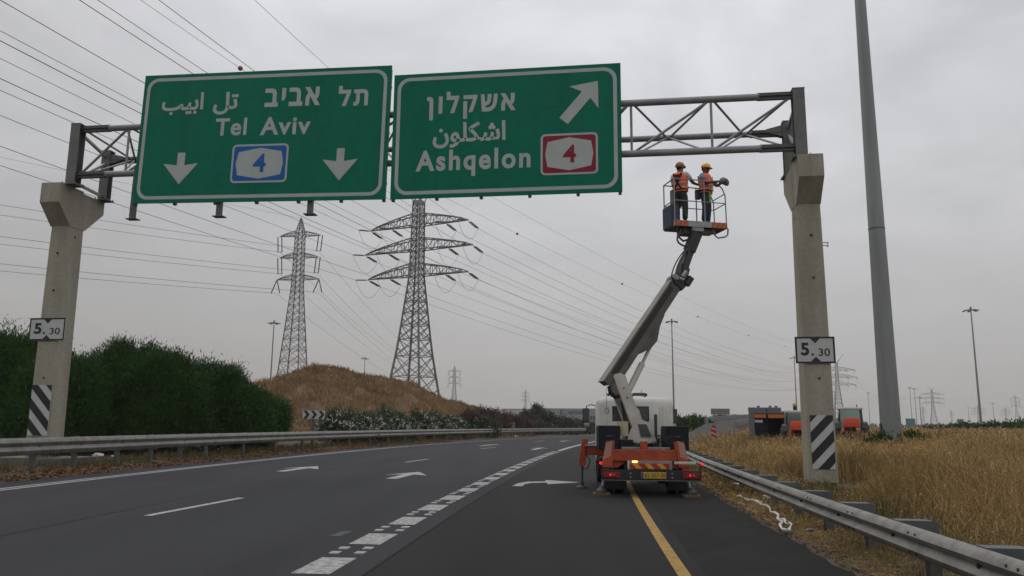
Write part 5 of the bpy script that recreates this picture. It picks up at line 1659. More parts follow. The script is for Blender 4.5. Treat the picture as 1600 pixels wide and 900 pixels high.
    sub(['sp', 'ch', 'nk', 'sR', 'mR', 'sL', 'mL'], dict(sp=(0.15, 0.115), ch=(0.178, 0.125), nk=0.074, sR=0.083, mR=0.068, sL=0.083, mL=0.068),
        [('sp', 'ch'), ('ch', 'nk'), ('ch', 'sR'), ('sR', 'mR'), ('ch', 'sL'), ('sL', 'mL')], 'shirt', sl)
    # vest: open-armed shell by loft
    def ell(w, d, z, y0=0.01, n=20, p=2.5):
        out = []
        for k in range(n):
            a = 2 * math.pi * k / n
            c, s2 = math.cos(a), math.sin(a)
            out.append((w * math.copysign(abs(c) ** (2 / p), c), y0 + d * math.copysign(abs(s2) ** (2 / p), s2), z))
        return out
    v = MB()
    v.loft([ell(0.196, 0.15, 0.93), ell(0.192, 0.148, 1.0), ell(0.188, 0.146, 1.12), ell(0.2, 0.155, 1.26), ell(0.198, 0.15, 1.38), ell(0.15, 0.12, 1.47), ell(0.085, 0.085, 1.5)])
    ve = v.build('vest', M['hi_vis'], t, smooth=True)
    for z, w in ((1.03, 0.02), (1.17, 0.02)):
        q = MB(); o_ = ell(0.197, 0.154, z - w); p_ = ell(0.197, 0.154, z + w)
        q.loft([o_, p_]); q.build('reflective_band', M['hi_vis_strip'], ve, smooth=True)
    for sx in (-1, 1):
        q = MB()
        q.bar((sx * 0.13, 0.155, 1.0), (sx * 0.1, 0.158, 1.42), 0.035, 0.012, up=(0, 1, 0)); q.build('front_strip', M['hi_vis_strip'], ve)
        q = MB()   # harness crossing on the back
        q.bar((-sx * 0.1, -0.152, 0.98), (sx * 0.02, -0.158, 1.2), 0.045, 0.014, up=(0, 1, 0))
        q.bar((sx * 0.02, -0.158, 1.2), (sx * 0.11, -0.146, 1.44), 0.05, 0.016, up=(0, 1, 0))
        q.build('harness_strap', M['harness'], ve)
    MB().bbox((-0.06, -0.176, 1.2), (0.06, -0.15, 1.4), 0.01).build('harness_pad', M['harness'], ve)
    q = MB(); q.loft([ell(0.2, 0.153, 0.96), ell(0.2, 0.153, 1.0)]); q.build('belt', M['harness'], t, smooth=True)
    # head details turn with the look
    hd = bpy.data.objects.new('head_gear', None)
    Rz = Matrix.Rotation(look, 4, 'Z') @ Matrix.Rotation(nod, 4, 'X')
    c0 = np.array([0, 0.022, 1.63])
    def hp(x, y, z):
        p = Rz @ Vector((x, y, z)); return (c0[0] + p.x, c0[1] + p.y, c0[2] + p.z)
    def hadd(name, mbx, m, par=None, smooth=True):
        q = MB(); q.add([hp(*p) for p in mbx.v], mbx.f)
        return q.build(name, m, par or t, smooth=smooth)
    # face: skull, jaw, nose, brow and mouth in one piece
    f = MB()
    f.ball((0, 0.0, 0.02), 0.094, 16, 12, 0.86, 1.02, 1.18)
    f.ball((0, 0.035, -0.055), 0.06, 12, 8, 0.9, 1.0, 0.9)
    f.ball((0, 0.1, -0.005), 0.017, 8, 6, 0.8, 1.1, 1.5)
    for sx in (-1, 1):
        f.ball((sx * 0.083, -0.005, 0.0), 0.027, 8, 6, 0.4, 0.8, 1.2)
    face_ = hadd('face', f, sk)
    e = MB()
    for sx in (-1, 1):
        e.ball((sx * 0.033, 0.083, 0.018), 0.011, 8, 6)
    hadd('eyes', e, M['hair'], face_)
    b = MB(); b.ball((0, 0.04, -0.068), 0.062, 12, 8, 0.92, 0.98, 0.75); b.ball((0, 0.092, -0.045), 0.02, 8, 6, 1.6, 0.7, 0.5)
    hadd('beard', b, M['hair'], face_)
    hr = MB(); hr.ball((0, -0.02, 0.022), 0.093, 14, 10, 0.9, 0.98, 1.05)
    hadd('hair', hr, M['hair'])
    hm = MB()
    secs = []
    for z, w in ((0.055, 1.0), (0.085, 1.0), (0.12, 0.93), (0.15, 0.76), (0.168, 0.5), (0.175, 0.15)):
        secs.append([(0.108 * w * math.cos(a), -0.005 + 0.125 * w * math.sin(a), z) for a in np.linspace(0, 2 * math.pi, 21)[:-1]])
    hm.loft(secs)
    hl_ = hadd('helmet', hm, helmet)
    br = MB()
    br.loft([[(k * math.cos(a), 0.012 + (k + 0.02 + (0.018 if math.sin(a) > 0 else 0)) * math.sin(a), z) for a in np.linspace(0, 2 * math.pi, 25)[:-1]] for k, z in ((0.112, 0.06), (0.128, 0.05), (0.128, 0.056), (0.111, 0.068))])
    hadd('brim', br, helmet, hl_)
    rdg = MB(); rdg.tube([(0, -0.11, 0.1), (0, -0.06, 0.165), (0, 0.0, 0.181), (0, 0.06, 0.165), (0, 0.11, 0.1)], 0.014, 6)
    hadd('ridge', rdg, helmet, hl_)
    sp = MB(); sp.tube([(0.1, 0.02, 0.035), (0.07, -0.085, 0.03), (0, -0.112, 0.028), (-0.07, -0.085, 0.03), (-0.1, 0.02, 0.035)], 0.01, 6)
    hadd('head_strap', sp, M['strap_pale'], hl_)
    bpy.data.objects.remove(hd)
    return t, J

def bkw(u, v, w): return BA + bu_ * u + bv_ * v + np.array([0, 0, w])
wl_ = bkw(0.36, 0.36, 0.13)
pa, ja = person('worker in orange vest and white shirt seen from behind in the raised basket', wl_, -R(38), M['skin_tan'], M['trousers'], M['shirt_white'], M['helmet_orange'],
       Lh=(-0.08, 0.36, 1.19), Rh=(0.3, 0.42, 1.2), Le=(-0.26, 0.14, 1.15), Re=(0.3, 0.14, 1.17), look=-0.2, nod=-0.1)
wr_ = bkw(1.15, 0.33, 0.13)
pb, jb = person('worker in yellow helmet, orange vest and jeans facing right in the raised basket', wr_, -R(128), M['skin_dark'], M['jeans'], M['shirt_blue'], M['helmet_yellow'],
       Lh=(-0.03, 0.50, 1.21), Rh=(0.13, 0.42, 1.17), Le=(-0.24, 0.22, 1.17), Re=(0.27, 0.14, 1.15), look=0.15, nod=-0.25)
for p_ in (pa, pb): p_.scale = (1.16, 1.12, 1.06)
q = MB(); q.bar((0.02, 0.13, 0.62), (0.05, 0.14, 0.95), 0.09, 0.03, up=(0, 1, 0)); q.bar((0.04, 0.13, 0.94), (-0.02, 0.16, 1.02), 0.05, 0.02, up=(0, 1, 0))
q.build('lime_strap', M['lime'], pb)
# the grey bundle held out over the rail
Mb = Matrix.Translation(pb.location) @ pb.rotation_euler.to_matrix().to_4x4() @ Matrix.Diagonal((1.16, 1.12, 1.06, 1))
bw = np.array(Mb @ Vector((0.04, 0.53, 1.2)))
bm = bmesh.new()
bmesh.ops.create_icosphere(bm, subdivisions=3, radius=1)
for v in bm.verts:
    k = 1 + 0.22 * math.sin(5 * v.co.x + 2) * math.sin(4 * v.co.y) + 0.15 * math.sin(9 * v.co.z + v.co.x * 6)
    v.co = Vector((v.co.x * 0.17 * k, v.co.y * 0.11 * k, v.co.z * 0.095 * k - 0.09 * abs(v.co.x)))
me = bpy.data.meshes.new('cloth_bundle'); bm.to_mesh(me); bm.free()
me.materials.append(M['cloth_grey']); me.polygons.foreach_set('use_smooth', [True] * len(me.polygons))
bo = bpy.data.objects.new('cloth_bundle', me); COL.objects.link(bo)
bo.location = Vector([float(v) for v in bw]); bo.rotation_euler = (0.1, 0.15, R(20))
tag(bo, 'grey cloth bundle in the hands of the worker with the yellow helmet', 'bundle')

# ------------------------------------------------------------------ tractors and trailer beyond the grass
def tractor(label, px, Y, yaw=0.0):
    p = at(px, 660, Y)
    z0 = field_zx(p[0], Y)
    t = thing('tractor', label, 'tractor', (p[0], Y, z0), yaw, 'red tractors parked beyond the grass')
    for sx in (-1, 1):
        n = 26; prof = [(-0.22, 0.45), (-0.22, 0.72), (-0.16, 0.78), (0.16, 0.78), (0.22, 0.72), (0.22, 0.45)]
        V = [(sx * 0.78 + a, 0.6 + b * math.cos(2 * math.pi * k / n), 0.78 + b * math.sin(2 * math.pi * k / n)) for k in range(n) for a, b in prof]
        m_ = len(prof)
        w = MB().add(V, [(k * m_ + j, k * m_ + (j + 1) % m_, ((k + 1) % n) * m_ + (j + 1) % m_, ((k + 1) % n) * m_ + j) for k in range(n) for j in range(m_)]).build('wheel', M['rubber'], t, smooth=True)
        MB().tube([(sx * 0.78 - 0.1, 0.6, 0.78), (sx * 0.78 + 0.1, 0.6, 0.78)], 0.45, 16).build('rim', M['reflector_red'], w)
        V = [(sx * 0.72 + a, 2.7 + b * math.cos(2 * math.pi * k / n), 0.5 + b * math.sin(2 * math.pi * k / n)) for k in range(n) for a, b in ((-0.14, 0.1), (-0.14, 0.46), (-0.1, 0.5), (0.1, 0.5), (0.14, 0.46), (0.14, 0.1))]
        MB().add(V, [(k * m_ + j, k * m_ + (j + 1) % m_, ((k + 1) % n) * m_ + (j + 1) % m_, ((k + 1) % n) * m_ + j) for k in range(n) for j in range(m_)]).build('wheel', M['rubber'], t, smooth=True)
        MB().prism([(-0.3, 1.3), (-0.1, 1.62), (0.6, 1.72), (1.3, 1.62), (1.3, 1.56), (0.6, 1.66), (-0.05, 1.56), (-0.22, 1.28)], 'x', sx * 0.74 - 0.17, sx * 0.74 + 0.17).build('fender', M['black'], t)
        for y in (0.1, 1.35):
            MB().bar((sx * 0.66, y, 1.2), (sx * 0.6, y + (0.05 if y < 1 else -0.05), 2.42), 0.07).build('cab_pillar', M['black'], t)
    MB().bbox((-0.45, 0.1, 0.6), (0.45, 3.0, 1.1), 0.05).build('engine_block', M['dark_steel'], t)
    MB().bbox((-0.36, 1.5, 1.1), (0.36, 3.15, 1.65), 0.08).build('bonnet', M['tractor_orange'], t)
    MB().bbox((-0.7, 0.0, 2.42), (0.7, 1.5, 2.56), 0.05).build('roof', M['truck_white'], t)
    for (lo, hi) in (((-0.6, 0.1, 1.35), (0.6, 0.115, 2.4)), ((-0.6, 1.33, 1.5), (0.6, 1.345, 2.4))):
        MB().box(lo, hi).build('pane', M['tractor_glass'], t)
    for sx in (-1, 1):
        MB().box((sx * 0.63 - 0.006, 0.16, 1.4), (sx * 0.63 + 0.006, 1.3, 2.38)).build('pane', M['tractor_glass'], t)
    MB().bbox((-0.25, 0.5, 1.2), (0.25, 0.62, 1.95), 0.05).build('seat', M['black'], t)
    MB().bbox((-0.44, -0.65, 1.38), (0.44, -0.1, 1.92), 0.1).build('rear_tank', M['tractor_orange'], t, smooth=True)
    MB().bbox((-0.85, -0.5, 0.75), (0.85, -0.3, 0.95), 0.03).build('hitch_bar', M['dark_steel'], t)
    for x in (-0.7, -0.3, 0.3, 0.65):
        MB().bar((x, -0.4, 0.5), (x * 0.9, -0.42, 1.2), 0.08).build('hitch_link', M['orange_pale'], t)
    MB().tube([(0.45, 1.4, 2.4), (0.45, 1.4, 2.75)], 0.03, 8).build('beacon_stalk', M['black'], t)
    return t
M['tractor_glass'] = mat('tractor_glass', (0.045, 0.07, 0.066), 0.08, 0, spec=0.8)
_g = M['tractor_glass'].node_tree.nodes['Principled BSDF']
_g.inputs['Transmission Weight'].default_value = 0.9
_g.inputs['Base Color'].default_value = (0.55, 0.68, 0.64, 1)
_g.inputs['IOR'].default_value = 1.2
M['orange_pale'] = mat('orange_pale', (0.3, 0.1, 0.07), 0.7)
tr1 = tractor('red tractor with orange rear tank right of the right concrete column', 1330, 48, -R(20))
tr2 = tractor('red tractor half hidden left of the right concrete column, amber beacon on top', 1247, 48, -R(17))
q = MB()
q.tube([(-0.12, 0.4, 2.57), (-0.12, 0.4, 2.68)], 0.11, 12); q.tube([(-0.12, 0.4, 2.68), (-0.12, 0.4, 2.86)], [0.12, 0.1], 12)
q.build('beacon_base', M['black'], tr2)
MB().ball((-0.12, 0.4, 2.9), 0.13, 12, 8, 1, 1, 0.9).build('beacon', M['yellow_plastic'], tr2, smooth=True)
a = at(1172, 680, 53); b = at(1226, 680, 53)
tz = field_zx((a[0] + b[0]) / 2, 53) - 0.05
t = thing('utility_trailer', 'grey box trailer with a dark open back and an orange lintel, beside the tractors', 'trailer', ((a[0] + b[0]) / 2, 53, tz), -R(17.5))
W = (b[0] - a[0]) / 2
MB().bbox((-W, 0, 0.5), (-W + 0.36, 3.6, 2.45), 0.02).build('wall', M['trailer_grey'], t)
MB().bbox((W - 0.06, 0, 0.5), (W, 3.6, 2.45), 0.02).build('wall', M['trailer_grey'], t)
MB().box((-W + 0.3721, 3.5, 0.5), (W - 0.061, 3.58, 2.45)).build('wall', M['black_box'], t)
MB().bbox((-W, 0.0, 2.452), (W, 3.6, 2.6), 0.02).build('roof', M['trailer_grey'], t)
MB().bbox((-W - 0.02, 0.15, 2.6), (W - 0.2, 2.8, 2.86), 0.05).build('roof_box', M['trailer_grey'], t)
for x in (-0.5, 0.25, 0.62):
    MB().bbox((x - 0.08, 0.3, 2.861), (x + 0.1, 0.6, 2.98), 0.03).build('roof_vent', M['trailer_grey'], t)
MB().bbox((-W + 0.3725, -0.02, 2.16), (-0.03, 0.05, 2.4), 0.01).build('lintel', M['trailer_orange'], t)
MB().bbox((0.1, -0.02, 2.16), (W - 0.065, 0.05, 2.4), 0.01).build('lintel', M['trailer_orange'], t)
MB().box((0.0, 0.0, 0.55), (0.05, 0.04, 2.75)).build('door_post', M['black'], t)
MB().box((-W + 0.376, 0.06, 1.86), (-0.25, 0.08, 2.04)).build('placard', M['plate_white'], t)
MB().box((-W + 0.373, 0.1, 0.55), (-0.04, 0.13, 1.85)).build('tailgate', M['black_box'], t)
MB().box((-W + 0.373, 0.0, 0.42), (W - 0.07, 3.5, 0.498)).build('floor', M['dark_steel'], t)
for sx in (-1, 1):
    MB().tube([(sx * (W - 0.25), 1.8, 0.36), (sx * (W - 0.02), 1.8, 0.36)], 0.36, 18).build('wheel', M['rubber'], t)

# ------------------------------------------------------------------ bits on the verge
pts = []
rr2 = random.Random(3)
path = [(1152, 778), (1163, 780), (1178, 785), (1190, 789), (1200, 795), (1207, 802), (1214, 809), (1220, 815), (1229, 819), (1236, 823), (1234, 830), (1227, 832), (1221, 826), (1222, 818), (1216, 811), (1212, 803)]
q = MB()
prev = None
P3 = []
for (x, y) in path:
    g_ = ground_at(x, y, 0.05); P3.append(np.array([g_[0], g_[1], 0.0]))
fine = []
for a, b in zip(P3[:-1], P3[1:]):
    for u in np.linspace(0, 1, 5)[:-1]: fine.append(a * (1 - u) + b * u)
rad_ = []; tp = []
for i, p in enumerate(fine):
    zb = field_zx(p[0], p[1]) + 0.075 + 0.025 * math.sin(i * 0.9)
    tp.append((p[0] + 0.02 * math.sin(i * 1.9), p[1] + 0.03 * math.cos(i * 1.4), zb))
    rad_.append(0.019 + 0.007 * math.sin(i * 1.3) + (0.012 if 4 < i < 16 else 0))
q.tube(tp, rad_, 6)
o = q.build('plastic_strip', M['plastic_white'], loc=tuple(P3[5]), smooth=True)
tag(o, 'crumpled white plastic tape lying on the verge by the crash barrier', 'plastic tape')
def scrap(label, x, y, z, m, s, name='litter_scrap', cat='litter', seed=0, base=None):
    r3 = random.Random(seed)
    g_ = ground_at(x, y, z)
    bm = bmesh.new()
    bmesh.ops.create_icosphere(bm, subdivisions=2, radius=s)
    for v in bm.verts:
        k = 0.6 + 0.7 * r3.random()
        v.co = Vector((v.co.x * k * 1.3, v.co.y * k, (v.co.z * 0.45 + 0.2 * s) * k))
    me = bpy.data.meshes.new(name); bm.to_mesh(me); bm.free()
    me.materials.append(m)
    o = bpy.data.objects.new(name, me); COL.objects.link(o)
    o.location = (float(g_[0]), float(g_[1]), float(z))
    return tag(o, label, cat)
scrap('crumpled white bag lying behind the left crash barrier', 152, 713, 0.14, M['plastic_white'], 0.2, 'plastic_bag', 'bag', 1)
scrap('small white scrap right of the crumpled bag behind the left barrier', 177, 714, 0.14, M['plastic_white'], 0.1, seed=2)
scrap('white bit of litter on the left verge by the oleanders', 575, 692, 0.1, M['plastic_white'], 0.14, seed=3)
scrap('pale scrap of paper stuck at a barrier post beside the truck', 1151, 758, 0.08, M['plastic_white'], 0.09, seed=4)
scrap('crumpled pale bag beside the white tape on the right verge', 1202, 779, 0.05, M['plastic_white'], 0.11, 'plastic_bag', 'bag', 5)
scrap('small yellow plastic scrap in the dry grass under the right barrier', 1394, 857, 0.05, M['yellow_plastic'], 0.045, 'litter_scrap', 'litter', 6)
scrap('white scrap far along the left verge near the small chevron board', 806, 682.5, 0.05, M['plastic_white'], 0.28, seed=7)
scrap('tin can lying at the foot of a right barrier post', 1266, 829, 0.04, M['galv'], 0.05, 'tin_can', 'can', 8)

HAZE = 0.0003
# ------------------------------------------------------------------ vegetation
def leaf_quads(c, d, L, W, g=None):
    """diamond leaves: centre, direction, length, width arrays"""
    g = g or rng
    n = len(c)
    d = d / (np.linalg.norm(d, axis=1, keepdims=True) + 1e-9)
    r = g.normal(size=(n, 3))
    w = np.cross(d, r); w /= (np.linalg.norm(w, axis=1, keepdims=True) + 1e-9)
    L = L[:, None]; W = W[:, None]
    V = np.stack([c - d * L / 2, c + w * W / 2, c + d * L / 2, c - w * W / 2], axis=1).reshape(-1, 3)
    F = np.arange(4 * n).reshape(n, 4)
    return V, F

def crown(lobes, n, L, W, up=0.5, spray=0.12, clump=26, cs=0.16, g=None, droop=0.0):
    """leaves gathered in clumps on and inside a union of ellipsoid lobes"""
    g = g or rng
    lobes = np.array(lobes, float)
    wt_ = (lobes[:, 3] * lobes[:, 4] + lobes[:, 3] * lobes[:, 5]); wt_ /= wt_.sum()
    nc = n // clump
    li = g.choice(len(lobes), nc, p=wt_)
    v = g.normal(size=(nc, 3)); v /= np.linalg.norm(v, axis=1, keepdims=True)
    v[:, 2] = np.where(v[:, 2] < -0.55, -v[:, 2], v[:, 2])
    k = 1 - np.abs(g.normal(size=nc)) * 0.22
    out = g.random(nc) < spray
    k = np.where(out, 1 + g.random(nc) * 0.16, k)
    # uneven outline: radius swells and dips with direction
    k *= 1 + 0.10 * np.sin(5 * v[:, 0] + li * 1.7) * np.cos(4 * v[:, 2] + li) + 0.07 * np.sin(11 * v[:, 1] + 7 * v[:, 2] + li)
    cc = lobes[li, :3] + v * lobes[li, 3:6] * k[:, None]
    cc[:, 2] = np.maximum(cc[:, 2], 0.05)
    ct = g.random(nc)
    idx = np.repeat(np.arange(nc), clump)
    m = len(idx)
    c = cc[idx] + g.normal(size=(m, 3)) * cs * np.array([1, 1, 1.25])
    c[:, 2] = np.maximum(c[:, 2], 0.03)
    d = v[idx] * 0.55 + np.array([0, 0, up]) + g.normal(size=(m, 3)) * 0.45
    LL = L * (0.6 + 0.8 * g.random(m)); WW = W * (0.7 + 0.6 * g.random(m))
    V, F = leaf_quads(c, d, LL, WW, g)
    tint = np.clip(0.42 * ct[idx] + 0.25 * g.random(m) + 0.35 * g.random(len(lobes))[li][idx], 0, 1)
    return V, F, np.repeat(tint, 4)

def limbs(mb, base, lobes, r, g):
    for lb in lobes:
        b = np.array(base, float); e = np.array(lb[:3], float)
        m = (b + e) / 2 + g.normal(size=3) * 0.12
        mb.tube([b, b * 0.5 + m * 0.5 + g.normal(size=3) * 0.04, m, e], [r, r * 0.75, r * 0.55, r * 0.22], 7)
        for k in range(3):
            f = e + g.normal(size=3) * np.array(lb[3:6]) * 0.5
            mb.tube([m * 0.4 + e * 0.6, (e + f) / 2, f], [r * 0.35, r * 0.22, r * 0.08], 5)

def tree(name, label, cat, loc, lobes, n, L, W, leafm, group=None, trunk=0.13, parts=('foliage', 'trunk'), seed=0, flowers=0, fm=None, **kw):
    g = np.random.default_rng(100 + seed)
    t = thing(name, label, cat, loc, 0, group)
    mb = MB()
    limbs(mb, (0, 0, -0.3), lobes, trunk, g)
    if cat == 'tree':                               # bare twigs reaching out of the crown
        for lb in lobes:
            for k in range(3):
                v = g.normal(size=3); v[2] = abs(v[2]) + 0.3; v /= np.linalg.norm(v)
                c = np.array(lb[:3]); q_ = c + v * np.array(lb[3:6]) * g.uniform(1.0, 1.14)
                mb.tube([c, (c + q_) / 2 + g.normal(size=3) * 0.1, q_], [0.03, 0.02, 0.008], 4)
    mb.build(parts[1], M['bark'], t, smooth=True)
    V, F, T = crown(lobes, n, L, W, g=g, **kw)
    T = np.clip(T + g.uniform(-0.14, 0.12), 0, 1)
    fast_mesh(parts[0], V, F, M[leafm], t, T)
    if flowers:
        lb = np.array(lobes)
        li = g.choice(len(lb), flowers)
        v = g.normal(size=(flowers, 3)); v[:, 2] = np.abs(v[:, 2]) * 0.9; v /= np.linalg.norm(v, axis=1, keepdims=True)
        cc = lb[li, :3] + v * lb[li, 3:6] * (1.02 + 0.12 * g.random((flowers, 1)))
        idx = np.repeat(np.arange(flowers), 7)
        c = cc[idx] + g.normal(size=(len(idx), 3)) * 0.07
        V, F = leaf_quads(c, g.normal(size=(len(idx), 3)), 0.085 + 0.05 * g.random(len(idx)), 0.075 + 0.04 * g.random(len(idx)), g)
        b = fast_mesh('blossom', V, F, fm or M['petal'], t)
        b['kind'] = 'stuff'
    return t

# the dark trees behind the left barrier
tl = [(12, 520, 70, 37.5, 'dark green tree at the left margin behind the left column'),
      (98, 554, 66, 36.0, 'dark green tree right behind the left concrete column'),
      (196, 542, 64, 40.0, 'dark green tree with tall feathery top shoots right of the left column'),
      (262, 553, 62, 38.0, 'broad dark green tree in the middle of the tree row'),
      (328, 570, 58, 42.0, 'dark green tree with a sloping top, third from the hill'),
      (380, 603, 44, 45.0, 'dark green tree second from the brown hill'),
      (416, 624, 30, 47.5, 'low dark green tree nearest the brown hill')]
for i, (px, ty, hw, Y, lab) in enumerate(tl):
    p = at(px, 640, Y); top = at(px, ty, Y)[2]
    r = hw * Y / FPX
    g = np.random.default_rng(40 + i)
    z0 = verge_z(8, Y)
    H = top - z0
    if i == 6:
        lobes_end = [(0.1, 0, H * 0.62, r * 1.0, r * 0.9, H * 0.34), (r * 0.5, 0, H * 0.5, r * 0.6, r * 0.6, H * 0.24), (-r * 0.5, -0.2, H * 0.45, r * 0.7, r * 0.7, H * 0.42), (-r * 0.2, 0, H * 0.2, r * 0.5, r * 0.5, H * 0.2)]
    lobes = [(0, 0, H * 0.52, r * 0.95, r * 0.95, H * 0.43), (r * 0.45, -r * 0.4, H * 0.38, r * 0.65, r * 0.6, H * 0.36), (-r * 0.5, -r * 0.3, H * 0.4, r * 0.62, r * 0.6, H * 0.38),
             (r * 0.15, -r * 0.7, H * 0.26, r * 0.75, r * 0.5, H * 0.25), (-r * 0.2, r * 0.2, H * 0.72, r * 0.5, r * 0.5, H * 0.24), (r * 0.3, 0.1, H * 0.66, r * 0.45, r * 0.45, H * 0.22),
             (r * 0.7, -r * 0.2, H * 0.2, r * 0.45, r * 0.5, H * 0.2), (-r * 0.7, -r * 0.4, H * 0.18, r * 0.45, r * 0.5, H * 0.18)]
    for q_ in range(5):
        a_ = g.uniform(0, 2 * math.pi)
        lobes.append((r * 0.6 * math.cos(a_), r * 0.5 * math.sin(a_) - 0.2, H * g.uniform(0.55, 0.86), r * g.uniform(0.22, 0.36), r * 0.3, H * g.uniform(0.09, 0.15)))
    if i == 6: lobes = lobes_end
    if i in (2,):
        lobes += [(-r * 0.25, 0, H * 0.93, r * 0.28, r * 0.3, H * 0.1), (r * 0.4, 0, H * 0.9, r * 0.22, r * 0.22, H * 0.1)]
    if i in (0,):
        lobes += [(r * 0.5, 0, H * 0.9, r * 0.3, r * 0.3, H * 0.1)]
    tree('acacia_tree', lab, 'tree', (p[0], Y, z0), lobes, 76000 if i < 6 else 42000, 0.22, 0.038, 'leaf', 'trees behind the left barrier', 0.16, ('crown', 'trunk'), i, up=0.5, spray=0.14, cs=0.2, clump=40)

# oleanders along the outer bend: white ones, then dark red ones
def on_bend(px, off):
    best = None
    for Y in np.arange(40, 230, 0.5):
        e = abs(at(px, 660, Y)[0] - (float(XLR(Y)) - off))
        if best is None or e < best[0]: best = (e, Y)
    Y = best[1]; return at(px, 660, Y)[0], Y
ord_ = ['first', 'second', 'third', 'fourth', 'fifth', 'sixth', 'seventh', 'eighth']
for i, (px, ty) in enumerate(((527, 641), (553, 643), (580, 647), (605, 641), (630, 647), (655, 643), (682, 647), (706, 649))):
    x, Y = on_bend(px, 1.9)
    H = at(px, ty, Y)[2] - 0.1
    r = 1.05 + 0.2 * (i % 2)
    lobes = [(0, 0, H * 0.5, r * 0.9, r * 0.8, H * 0.46), (r * 0.6, -0.1, H * 0.42, r * 0.7, r * 0.6, H * 0.4), (-r * 0.6, 0.1, H * 0.42, r * 0.7, r * 0.6, H * 0.38), (0.1, -0.3, H * 0.25, r, r * 0.6, H * 0.26)]
    tree('oleander', 'white-flowered oleander bush, %s from the large chevron board' % ord_[i], 'bush', (x, Y, 0.1), lobes, 7800, 0.22, 0.065, 'leaf_oleander', 'oleanders along the outer bend', 0.035, ('foliage', 'stems'), 20 + i, flowers=170 + 25 * ((i * 7) % 4), up=0.6, spray=0.25, cs=0.13)
for i, (px, ty, off, lm) in enumerate(((736, 643, 3.0, 'leaf_red'), (757, 637, 3.5, 'leaf_red'), (752, 652, 1.6, 'leaf_oleander'), (776, 641, 3.2, 'leaf_red'), (797, 647, 3.0, 'leaf_red'), (816, 655, 2.4, 'leaf_red'))):
    x, Y = on_bend(px, off)
    H = max(at(px, ty, Y)[2] - 0.1, 1.2)
    r = 1.5
    lobes = [(0, 0, H * 0.5, r * 0.9, r * 0.8, H * 0.48), (r * 0.7, -0.1, H * 0.4, r * 0.7, r * 0.6, H * 0.4), (-r * 0.7, 0.1, H * 0.42, r * 0.7, r * 0.6, H * 0.4)]
    tree('oleander', ['dark red bush next to the last white oleander', 'tallest dark red bush before the hill end', 'small pale-flowered green bush before the tall dark red bush', 'dark red bush left of the small chevron board', 'dark red bush behind the small chevron board', 'low dark red bush right of the small chevron board'][i], 'bush', (x, Y, 0.1), lobes, 5200, 0.27, 0.08, lm, 'oleanders along the outer bend', 0.04, ('foliage', 'stems'), 40 + i, flowers=40 if i == 2 else 0, up=0.6, spray=0.2, cs=0.2)
# dull green bushes and trees towards the warehouse
for i, (px, ty, hw, Y, lab) in enumerate(((838, 634, 14, 150, 'round-topped dull green tree before the left end of the warehouse'), (858, 645, 18, 140, 'dull green bush right of the round-topped tree'), (822, 645, 16, 135, 'dull green bush left of the round-topped tree'),
        (880, 655, 22, 128, 'wide low dull green bush below the warehouse name'), (903, 658, 18, 122, 'dull green bush left of the truck mirror'), (845, 664, 24, 112, 'low dusty bush at the barrier below the round-topped tree'), (925, 664, 18, 118, 'dusty bush partly hidden by the truck on its left'),
        (1066, 654, 14, 120, 'dark green bush right of the truck cab'), (1086, 652, 14, 125, 'second dark green bush right of the truck cab'), (1102, 658, 9, 118, 'small dark green bush left of the red and white delineator'),
        (1126, 651, 12, 240, 'far hedge under the brown far sign'), (1152, 651, 14, 250, 'far hedge right of the brown far sign'))):
    if i < 7: Y = max(Y, on_bend(px, 4.5)[1])
    p = at(px, 660, Y); H = at(px, ty, Y)[2]; r = hw * Y / FPX
    z0 = 0.0 if Y < 200 else 3.5
    H = H - z0
    lobes = [(0, 0, H * 0.55, r * 0.8, r * 0.7, H * 0.45), (r * 0.55, 0, H * 0.4, r * 0.6, r * 0.6, H * 0.36), (-r * 0.55, 0, H * 0.4, r * 0.6, r * 0.6, H * 0.36), (0, -r * 0.3, H * 0.25, r, r * 0.6, H * 0.26)]
    tree('bush', lab, 'bush', (p[0], Y, z0), lobes, 4200, 0.5, 0.2, 'leaf_dull' if i < 7 else 'leaf', 'bushes in the middle distance', 0.06, ('foliage', 'stems'), 60 + i, up=0.4, spray=0.15, cs=0.28)
for i, (px, ty, hw, Y, lab) in enumerate(((1492, 668, 14, 120, 'low green bush left of the slim lamp mast foot'), (1514, 665, 16, 122, 'green bush just left of the slim lamp mast foot'), (1550, 664, 20, 118, 'wide green bush just right of the slim lamp mast foot'),
        (1580, 663, 20, 116, 'green bush before the slim pylon at the right margin'), (1606, 662, 20, 120, 'green bush cut by the right margin'), (1456, 671, 12, 125, 'low brownish bush behind the leaning post'))):
    p = at(px, 668, Y); H = at(px, ty, Y)[2] - 0.2; r = hw * Y / FPX
    H = max(H, 1.1)
    lobes = [(0, 0, H * 0.5, r * 0.8, r * 0.7, H * 0.5), (r * 0.6, 0, H * 0.42, r * 0.6, r * 0.6, H * 0.4), (-r * 0.6, 0, H * 0.42, r * 0.6, r * 0.6, H * 0.4)]
    tree('bush', lab, 'bush', (p[0], Y, 0.2), lobes, 3600, 0.5, 0.2, 'leaf_dull' if i == 5 else 'leaf', 'bushes beyond the dry field', 0.06, ('foliage', 'stems'), 80 + i, up=0.4, spray=0.15, cs=0.28)
